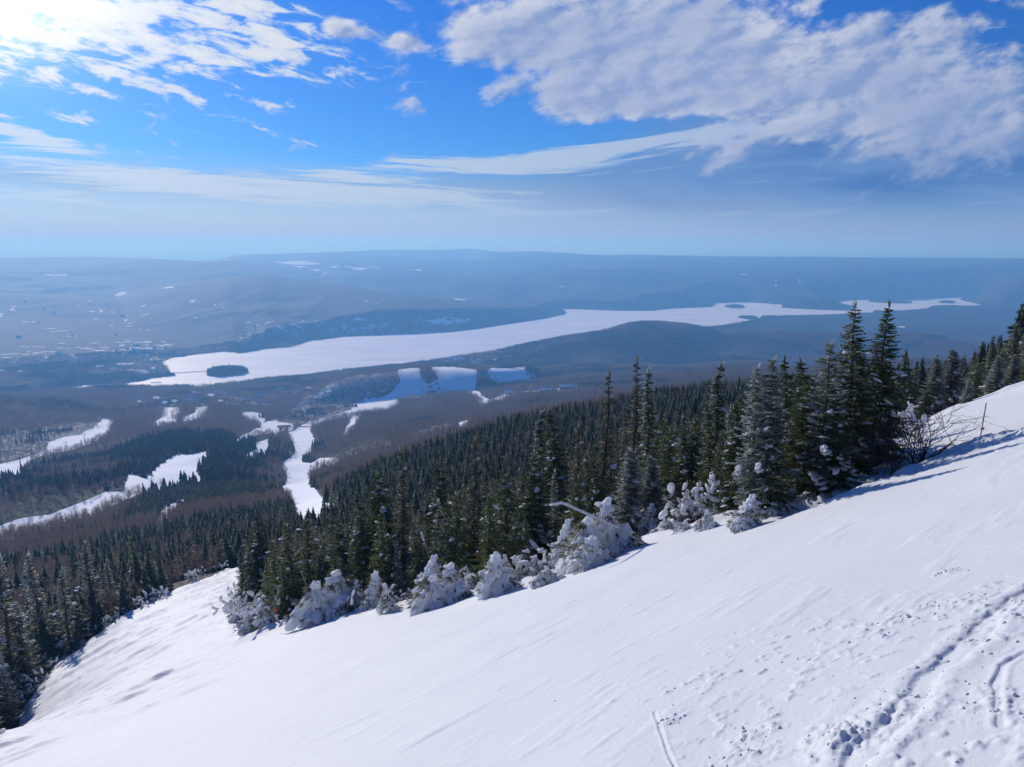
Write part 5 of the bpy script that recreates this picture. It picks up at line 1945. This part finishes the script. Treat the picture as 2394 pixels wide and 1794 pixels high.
# ------------------------------------------------------------------ poles, sign, rope
M_POLE = simple_mat('grey_pole', (0.30, 0.29, 0.27), 0.6, 0.2, 4)
M_BAMBOO = simple_mat('pink_pole', (0.42, 0.16, 0.14), 0.6, 0.2, 4)
M_ORANGE = simple_mat('orange_flag', (0.72, 0.07, 0.04), 0.7, 0.1, 4)
M_SIGN = simple_mat('pale_sign', (0.66, 0.40, 0.34), 0.6, 0.25, 8)
M_DARK = simple_mat('dark_metal', (0.04, 0.042, 0.05), 0.6, 0.2, 2)


def ray_pt(X, Y, r):
    az, s = px_as(X, Y)
    return np.array([r * math.sin(az), r * math.cos(az), r * s])


def pole(name, P, r0, mat, label, cat, snow=None):
    P = [np.array(p) for p in P]
    o = P[0].copy()
    V, Fq = tube(np.array(P) - o, [r0] * len(P), 8)
    n = len(P)
    caps = np.array([[0, 1, 2, 3], [0, 3, 4, 7], [4, 5, 6, 7]])
    g = Geo()
    g.add(V, Fq)
    g.add(V, caps)
    g.add(V, caps[:, ::-1] + (n - 1) * 8)
    e = link(name, None, None, tuple(o), label, cat)
    link('shaft', g.mesh('shaft', [mat], True), e)
    if snow:
        sg = Geo()
        C, S, D = [], [], []
        for a, b, t0, t1, w in snow:
            A, B = P[a] - o, P[b] - o
            d = B - A
            m = max(3, int(np.linalg.norm(d) * (t1 - t0) / 0.10))
            for t in np.linspace(t0, t1, m):
                C.append(A + d * t + np.array([0, 0, r0 * 0.8]))
                S.append(np.array([0.11, w, w]) * rn.uniform(0.8, 1.15))
                D.append(d)
        lumps(sg, C, S, D, rn)
        link('snow_cover', sg.mesh('snow_cover', [M_LUMP], True), e)
    return e


x, y, z, r = edge_hit(1414, 1304)
r -= 1.9
_a, _b = ray_pt(1322, 1180, r - 0.2), ray_pt(1456, 1246, r)
b0 = _b.copy()
while b0[2] > H1(b0[0], b0[1]) - 0.25 and np.linalg.norm(b0 - _b) < 2.5:
    b0 = b0 + (_b - _a) / np.linalg.norm(_b - _a) * 0.1
pole('leaning_pipe', [b0, ray_pt(1440, 1234, r), ray_pt(1322, 1180, r - 0.2), ray_pt(1312, 1178, r - 0.2), ray_pt(1289, 1182, r - 0.3)], 0.045, M_POLE, 'long grey pipe leaning left over the snow-buried shrubs with a bent end', 'pipe', [(1, 2, 0.0, 1.0, 0.055), (3, 4, 0.0, 1.0, 0.055)])
x, y, z, r = edge_hit(1031, 1385)
pole('leaning_pole', [np.array([x, y, z - 0.3]), ray_pt(986, 1247, r)], 0.035, M_POLE, 'thin grey pole with a snow-capped tip leaning left above the snow-buried shrubs', 'pole', [(0, 1, 0.90, 1.0, 0.08)])
x, y, z, r = edge_hit(753, 1445)
pole('leaning_pole', [np.array([x, y, z - 0.3]), ray_pt(703, 1336, r)], 0.035, M_POLE, 'leftmost thin grey pole leaning left out of the brown shrubs', 'pole')
x, y, z, r = edge_hit(2290, 1030, 25, 60)
pb = np.array([x, y, surf(x, y) - 0.2])
pt = ray_pt(2306, 942, r)
e = pole('marker_pole', [pb, pt], 0.018, M_BAMBOO, 'thin reddish marker pole on the snow bank at the right', 'pole')
g = Geo()
m = pb + (pt - pb) * 0.45 - pb
g.add(np.array([m, m + [0.10, 0.0, 0.02], m + [0.08, 0.02, -0.09], m + [0.0, 0.01, -0.07], m + [0, 0.012, 0], m + [0.10, 0.012, 0.02], m + [0.08, 0.032, -0.09], m + [0.0, 0.022, -0.07]]), np.array([[0, 1, 2, 3], [7, 6, 5, 4], [0, 4, 5, 1], [1, 5, 6, 2], [2, 6, 7, 3], [3, 7, 4, 0]]))
link('ribbon', g.mesh('ribbon', [M_ORANGE]), e)
# rope running from the pole to the right, with a flag on it
pr = ray_pt(2440, 975, r + 5)
a0 = pb + (pt - pb) * 0.62
t = np.linspace(0, 1, 24)[:, None]
RP = a0 + (pr - a0) * t
RP[:, 2] -= 0.35 * 4 * (t * (1 - t))[:, 0]
V, Fq = tube(RP - a0, [0.006] * 24, 4)
e = link('rope', None, None, tuple(a0), 'thin sagging rope strung from the reddish marker pole across the snow bank', 'rope')
g = Geo()
g.add(V, Fq)
link('cord', g.mesh('cord', [M_BAMBOO]), e)
k = 9
m = RP[k] - a0
g = Geo()
g.add(np.array([m + [-0.10, 0, 0], m + [0.16, 0, 0.01], m + [0.02, 0.02, -0.22], m + [-0.10, 0.015, 0], m + [0.16, 0.015, 0.01], m + [0.02, 0.035, -0.22]]), np.array([[0, 1, 2], [5, 4, 3]]))
g.add(g.V[0], np.array([[0, 3, 4, 1], [1, 4, 5, 2], [2, 5, 3, 0]]))
g.Q[1] = g.Q[1] - 6
link('flag', g.mesh('flag', [M_ORANGE]), e)
# small sign on a post half buried in the boughs
x, y, z, r = edge_hit(1582, 1222)
r -= 1.3
_p = ray_pt(1603, 1214, r)
x, y, z = _p[0], _p[1], H1(_p[0], _p[1])
e = link('sign_post', None, None, (x, y, z - 0.2), 'small faded pink and white sign on a thin post among snow-loaded boughs', 'sign')
o = np.array([x, y, z - 0.2])
top = ray_pt(1586, 1146, r) - o
V, Fq = tube(np.array([[0, 0, 0], top * 0.5, top]), [0.022] * 3, 6)
g = Geo()
g.add(V, Fq)
link('post', g.mesh('post', [M_POLE], True), e)


def box(g, c, s, m=0, M=None):
    V = np.array([(x, y, z) for z in (-1, 1) for y in (-1, 1) for x in (-1, 1)], float) * np.array(s) / 2
    if M is not None:
        V = V @ M.T
    g.add(V + np.array(c), np.array([[0, 2, 3, 1], [4, 5, 7, 6], [0, 1, 5, 4], [2, 6, 7, 3], [0, 4, 6, 2], [1, 3, 7, 5]]), m)


g = Geo()
th = 0.22
Mr = np.array([[math.cos(th), 0, math.sin(th)], [0, 1, 0], [-math.sin(th), 0, math.cos(th)]])
box(g, top + np.array([-0.02, -0.02, 0.02]), (0.26, 0.03, 0.40), 0, Mr)
pm = link('panel', g.mesh('panel', [M_SIGN]), e)
g = Geo()
box(g, top + np.array([-0.02, -0.038, 0.03]), (0.14, 0.006, 0.22), 0, Mr)
link('white_field', g.mesh('white_field', [simple_mat('white_paint', (0.78, 0.76, 0.74), 0.6)]), pm)
# red ribbons on trunks
for X, Y, lab in ((1116, 1301, 'red ribbon tied on the grey-brown trunk beside the hunched snow figure'), (644, 1427, 'red marker in the shrubs at the left end of the treeline')):
    r = 49.5 if X > 1000 else 57.0
    c = ray_pt(X, Y, r)
    g = Geo()
    an = np.arange(9) / 9 * 6.283
    ring = [np.array([math.cos(t) * 0.10, math.sin(t) * 0.10, zz]) for zz in (-0.12, 0.12) for t in an]
    g.add(np.array(ring), np.array([[i, (i + 1) % 9, (i + 1) % 9 + 9, i + 9] for i in range(9)]))
    if X > 1000:
        link('red_ribbon', g.mesh('red_ribbon', [M_ORANGE]), None, tuple(c), lab, 'ribbon')
    else:
        st = Geo()
        V, Fq = tube(np.array([[0, 0, -1.0], [0, 0, 0.1]]), [0.02, 0.02], 5)
        st.add(V, Fq)
        e = link('marker_stake', None, None, tuple(c), lab, 'marker')
        link('stake', st.mesh('stake', [M_TWIG]), e)
        link('ribbon', g.mesh('ribbon', [M_ORANGE]), e)

# ------------------------------------------------------------------ broken snow strewn over the piste
g = Geo()
C, S, D = [], [], []
for cx, cy, w in ROUGH:
    for i in range(22):
        x, y = cx + rn.normal() * w * 0.7, cy + rn.normal() * w * 0.7
        if x * x + y * y > 9:
            C.append((x, y))
            S.append(0.005 + 0.022 * rn.random() ** 4)
for cx, cy, w, h in PILES:
    for i in range(26):
        x, y = cx + rn.normal() * w * 0.8, cy + rn.normal() * w * 0.8
        C.append((x, y))
        S.append(0.008 + 0.034 * rn.random() ** 3)
for i in range(240):
    k = rn.integers(0, len(TROUGH) - 1)
    t = rn.random()
    a_, b_ = np.array(TROUGH[k]), np.array(TROUGH[k + 1])
    p = a_ + (b_ - a_) * t + rn.normal(size=2) * 0.26
    C.append(tuple(p))
    S.append(0.006 + 0.026 * rn.random() ** 3)
CC = np.array(C)
ZZ = height(CC[:, 0], CC[:, 1]) + piste_detail(CC[:, 0], CC[:, 1])
S = np.array(S) * 0.75
V0, F0 = ICO1
n = len(CC)
jit = 1 + rn.normal(size=(n, len(V0), 1)) * 0.10
sc3 = S[:, None, None] * rn.uniform(0.6, 1.3, (n, 1, 3))
VV = V0[None] * jit * sc3 + np.stack([CC[:, 0], CC[:, 1], ZZ - S * 0.3], 1)[:, None]
FF = F0[None] + (np.arange(n) * len(V0))[:, None, None]
link('snow_clods', mesh_np('snow_clods', VV.reshape(-1, 3), FF.reshape(-1, 3), [M_SNOW], None, True), kind='stuff')

# ------------------------------------------------------------------ valley buildings
M_WALL = [simple_mat('wall_brown', (0.10, 0.07, 0.05), 0.8), simple_mat('wall_grey', (0.22, 0.22, 0.23), 0.8), simple_mat('wall_cream', (0.42, 0.38, 0.30), 0.8)]
M_ROOF = mat_snow('roof_snow', False, 1.35)
M_PANE = simple_mat('window_glass', (0.03, 0.04, 0.05), 0.2, 0.1, 1, 0.5)


def house_meshes(w, d, h, rh, wall, eave=0.7, wins=3):
    g = Geo()
    box(g, (0, 0, h / 2 - 1), (w, d, h + 2))
    gb = np.array([(-w / 2, -d / 2, h), (-w / 2, d / 2, h), (-w / 2, 0, h + rh), (w / 2, -d / 2, h), (w / 2, d / 2, h), (w / 2, 0, h + rh)])
    g.add(gb, np.array([[0, 2, 1], [3, 4, 5]]))
    wl = g.mesh('wall', [wall])
    g = Geo()
    for sg in (-1, 1):
        x0, x1 = -w / 2 - eave, w / 2 + eave
        y1 = sg * (d / 2 + eave)
        z1 = h - rh * eave / (d / 2)
        V = np.array([(x0, 0, h + rh), (x1, 0, h + rh), (x1, y1, z1), (x0, y1, z1)])
        V = np.concatenate([V + [0, 0, 0.08], V + [0, 0, 0.55]])
        g.add(V, np.array([[0, 1, 2, 3], [7, 6, 5, 4], [0, 4, 5, 1], [1, 5, 6, 2], [2, 6, 7, 3], [3, 7, 4, 0]]))
    rf = g.mesh('roof', [M_ROOF])
    wn = []
    for i in range(wins):
        g = Geo()
        box(g, ((i - (wins - 1) / 2) * w / (wins + 0.5), -d / 2 - 0.02, h * 0.55), (w / (wins + 0.5) * 0.5, 0.1, h * 0.3))
        wn.append(g.mesh('window', [M_PANE]))
    g = Geo()
    box(g, (w * 0.25, d * 0.12, h + rh * 0.9), (0.9, 0.9, 2.6))
    return wl, rf, wn, g.mesh('chimney', [M_WALL[1]])


HM = [house_meshes(12, 9, 5, 3.2, M_WALL[0]), house_meshes(15, 10, 6.5, 3.6, M_WALL[1]), house_meshes(10, 8, 4.5, 3.4, M_WALL[2], 0.7, 2), house_meshes(22, 12, 8, 4, M_WALL[2], 0.9, 4)]


def put_house(hm, x, y, rz, s, label, group=None, name='house', cat='house'):
    wl, rf, wn, ch = hm
    e = link(name, None, None, (x, y, H1(x, y)), label, cat, group)
    e.rotation_euler = (0, 0, rz)
    e.scale = (s, s, s)
    link('wall', wl, e)
    ro = link('roof', rf, e)
    link('chimney', ch, ro)
    for w in wn:
        link('window', w, e)
    return e


HLAB = {'valley': 'small snow-roofed house among the trees of the hazy valley at left', 'village': 'small snow-roofed house in the village along the near lake shore', 'far': 'tiny house on the far shore of the frozen lake',
        'knoll': 'chalet behind the crest of the snowy knoll'}
for (x, y, key, v, rz, s) in HOUSES:
    put_house(HM[v], x, y, rz, s, HLAB[key], {'valley': 'houses in the hazy valley', 'village': 'houses of the lakeside village', 'far': 'houses on the far shore', 'knoll': 'chalets behind the knoll'}[key])
LODGE = house_meshes(70, 16, 7, 4, M_WALL[0], 1.2, 8)
LODGE2 = house_meshes(46, 14, 6, 3.5, M_WALL[0], 1.2, 6)
for X, Y, m, lab in ((1337, 909, LODGE, 'long low lodge with a white roof, rightmost of the buildings in the woods'), (1281, 916, LODGE2, 'second long white-roofed building left of the long lodge'), (1189, 922, HM[3], 'short white-roofed building left of the two long ones')):
    p = hit(X, Y, 900)
    put_house(m, p[0], p[1], -0.10, 1.0, lab, None, 'lodge', 'lodge')
p = hit(959, 858, 1500)
put_house(HM[2], p[0], p[1], 0.6, 1.3, 'pale chalet on the very crest of the snowy knoll', None, 'chalet', 'chalet')
p = hit(977, 857, 1500)
put_house(HM[3], p[0], p[1], 0.3, 1.2, 'wide dark-roofed lodge on the crest beside the pale chalet', None, 'lodge', 'lodge')


def lift_station(X, Y, w, label):
    p = hit(X, Y, 500)
    e = link('lift_station', None, None, (p[0], p[1], H1(*p)), label, 'lift station')
    e.rotation_euler = (0, 0, 0.25)
    k = w / 24.0
    e.scale = (k, k, k)
    g = Geo()
    box(g, (-6, 0, 2.5), (5, 5, 7))
    box(g, (6, 0, 2.0), (3, 3, 8))
    link('support', g.mesh('support', [M_DARK]), e)
    g = Geo()
    box(g, (0, 0, 7.4), (24, 6, 3.0))
    link('housing', g.mesh('housing', [M_WALL[1]]), e)
    g = Geo()
    box(g, (0, 0, 9.25), (25, 6.6, 0.6))
    link('roof', g.mesh('roof', [M_DARK]), e)


lift_station(664, 1006, 26, 'dark ski lift station at the top of the tree-covered spur above the main run')
lift_station(842, 941, 24, 'ski lift station on the shaded snow at the foot of the knoll')


def lift_tower(X, Y, h, label, s=1.0):
    p = hit(X, Y, 300)
    e = link('lift_tower', None, None, (p[0], p[1], H1(*p) - 0.5), label, 'lift tower')
    e.rotation_euler = (0, 0, 0.5)
    g = Geo()
    V, Fq = tube(np.array([[0, 0, 0], [0, 0, h]]), [0.55 * s, 0.4 * s], 8)
    g.add(V, Fq)
    link('mast', g.mesh('mast', [M_DARK], True), e)
    g = Geo()
    box(g, (0, 0, h), (7 * s, 0.5 * s, 0.6 * s))
    box(g, (0, 0, h + 1.8 * s), (7 * s, 0.4 * s, 0.3 * s))
    link('crossarm', g.mesh('crossarm', [M_POLE]), e)
    for sg in (-1, 1):
        g = Geo()
        box(g, (sg * 3.2 * s, 0, h - 0.5 * s), (0.5 * s, 4.0 * s, 0.6 * s))
        link('sheave_train', g.mesh('sheave_train', [M_DARK]), e)


lift_tower(47, 1082, 15, 'ski lift tower with a wide crossarm beside the upper left run', 1.3)
lift_tower(198, 1030, 11, 'ski lift tower standing on the bend of the upper left run')
lift_tower(155, 1048, 11, 'ski lift tower halfway along the upper left run')
lift_tower(734, 985, 12, 'slim ski lift tower right of the lift station on the spur')
lift_tower(402, 973, 12, 'ski lift tower on the small run below the village')

# red netting across the main run
a_, b_ = hit(700, 999, 500), hit(724, 999, 500)
e = link('safety_net', None, None, (a_[0], a_[1], H1(*a_)), 'red safety netting stretched across the top of the main run', 'net')
d = np.array([b_[0] - a_[0], b_[1] - a_[1], H1(*b_) - H1(*a_)])
g = Geo()
n = 12
V = np.array([d * k / n + [0, 0, zz] for k in range(n + 1) for zz in (0.1, 2.0)])
g.add(V, np.array([[2 * k, 2 * k + 2, 2 * k + 3, 2 * k + 1] for k in range(n)]))
link('netting', g.mesh('netting', [M_ORANGE]), e)
for k in range(0, n + 1, 3):
    g = Geo()
    V, Fq = tube(np.array([d * k / n, d * k / n + [0, 0, 2.3]]), [0.08, 0.08], 5)
    g.add(V, Fq)
    link('stake', g.mesh('stake', [M_DARK]), e)

# skiers on the main run
def skier(X, Y, col, label, turn):
    p = hit(X, Y, 500)
    V = [(0, 0, 0.95), (0, 0.02, 1.2), (0, 0.0, 1.42), (0, 0.02, 1.55), (0, 0.04, 1.70), (-0.11, 0, 0.88), (-0.13, 0.16, 0.50), (-0.14, -0.02, 0.10), (-0.14, 0.14, 0.04), (0.11, 0, 0.88), (0.13, 0.16, 0.50), (0.14, -0.02, 0.10), (0.14, 0.14, 0.04),
         (-0.20, 0, 1.40), (-0.32, 0.10, 1.15), (-0.30, 0.34, 1.05), (0.20, 0, 1.40), (0.32, 0.10, 1.15), (0.30, 0.34, 1.05)]
    E = [(0, 1), (1, 2), (2, 3), (3, 4), (0, 5), (5, 6), (6, 7), (7, 8), (0, 9), (9, 10), (10, 11), (11, 12), (2, 13), (13, 14), (14, 15), (2, 16), (16, 17), (17, 18)]
    rad = [0.16, 0.15, 0.14, 0.06, 0.12, 0.10, 0.075, 0.06, 0.05, 0.10, 0.075, 0.06, 0.05, 0.07, 0.055, 0.045, 0.07, 0.055, 0.045]
    me = bpy.data.meshes.new('person')
    me.from_pydata(V, E, [])
    o = bpy.data.objects.new('person', me)
    COL.objects.link(o)
    sk = o.modifiers.new('skin', 'SKIN')
    for i, q in enumerate(rad):
        me.skin_vertices[0].data[i].radius = (q, q)
    me.skin_vertices[0].data[0].use_root = True
    o.modifiers.new('sub', 'SUBSURF').render_levels = 1
    m2 = bpy.data.meshes.new_from_object(o.evaluated_get(bpy.context.evaluated_depsgraph_get()))
    bpy.data.objects.remove(o)
    m2.materials.clear()
    m2.materials.append(simple_mat('ski_suit', col, 0.7))
    o = link('person', m2, None, (p[0], p[1], H1(*p)), label, 'person')
    o.rotation_euler = (0, 0, turn)


skier(693, 1089, (0.05, 0.05, 0.07), 'skier in dark clothing, left one of the two on the main run', 0.4)
skier(699, 1089, (0.25, 0.04, 0.04), 'skier in dark red clothing, right one of the two on the main run', -0.3)

# footbridge and jetty on the lake ice
def deck(name, A, B, w, z, label, cat):
    A, B = np.array(A), np.array(B)
    d = B - A
    L = np.linalg.norm(d)
    e = link(name, None, None, (A[0], A[1], z), label, cat)
    e.rotation_euler = (0, 0, math.atan2(d[1], d[0]))
    g = Geo()
    box(g, (L / 2, 0, 1.6), (L, w, 0.4))
    link('deck', g.mesh('deck', [M_WALL[0]]), e)
    g = Geo()
    for k in range(int(L / 12)):
        box(g, (6 + 12 * k, 0, 0.7), (0.8, w * 0.9, 1.5))
    link('piles', g.mesh('piles', [M_DARK]), e)
    for sg in (-1, 1):
        g = Geo()
        box(g, (L / 2, sg * w * 0.46, 2.9), (L, 0.25, 0.9))
        link('railing', g.mesh('railing', [M_WALL[0]]), e)


deck('footbridge', on_level(396, 874, LAKE_Z), on_level(492, 868, LAKE_Z), 3.0, LAKE_Z, 'long low footbridge across the ice from the shore to the wooded island', 'bridge')
deck('jetty', on_level(352, 896, LAKE_Z), on_level(378, 895, LAKE_Z), 4.0, LAKE_Z, 'short jetty on the ice at the narrow end of the lake', 'jetty')
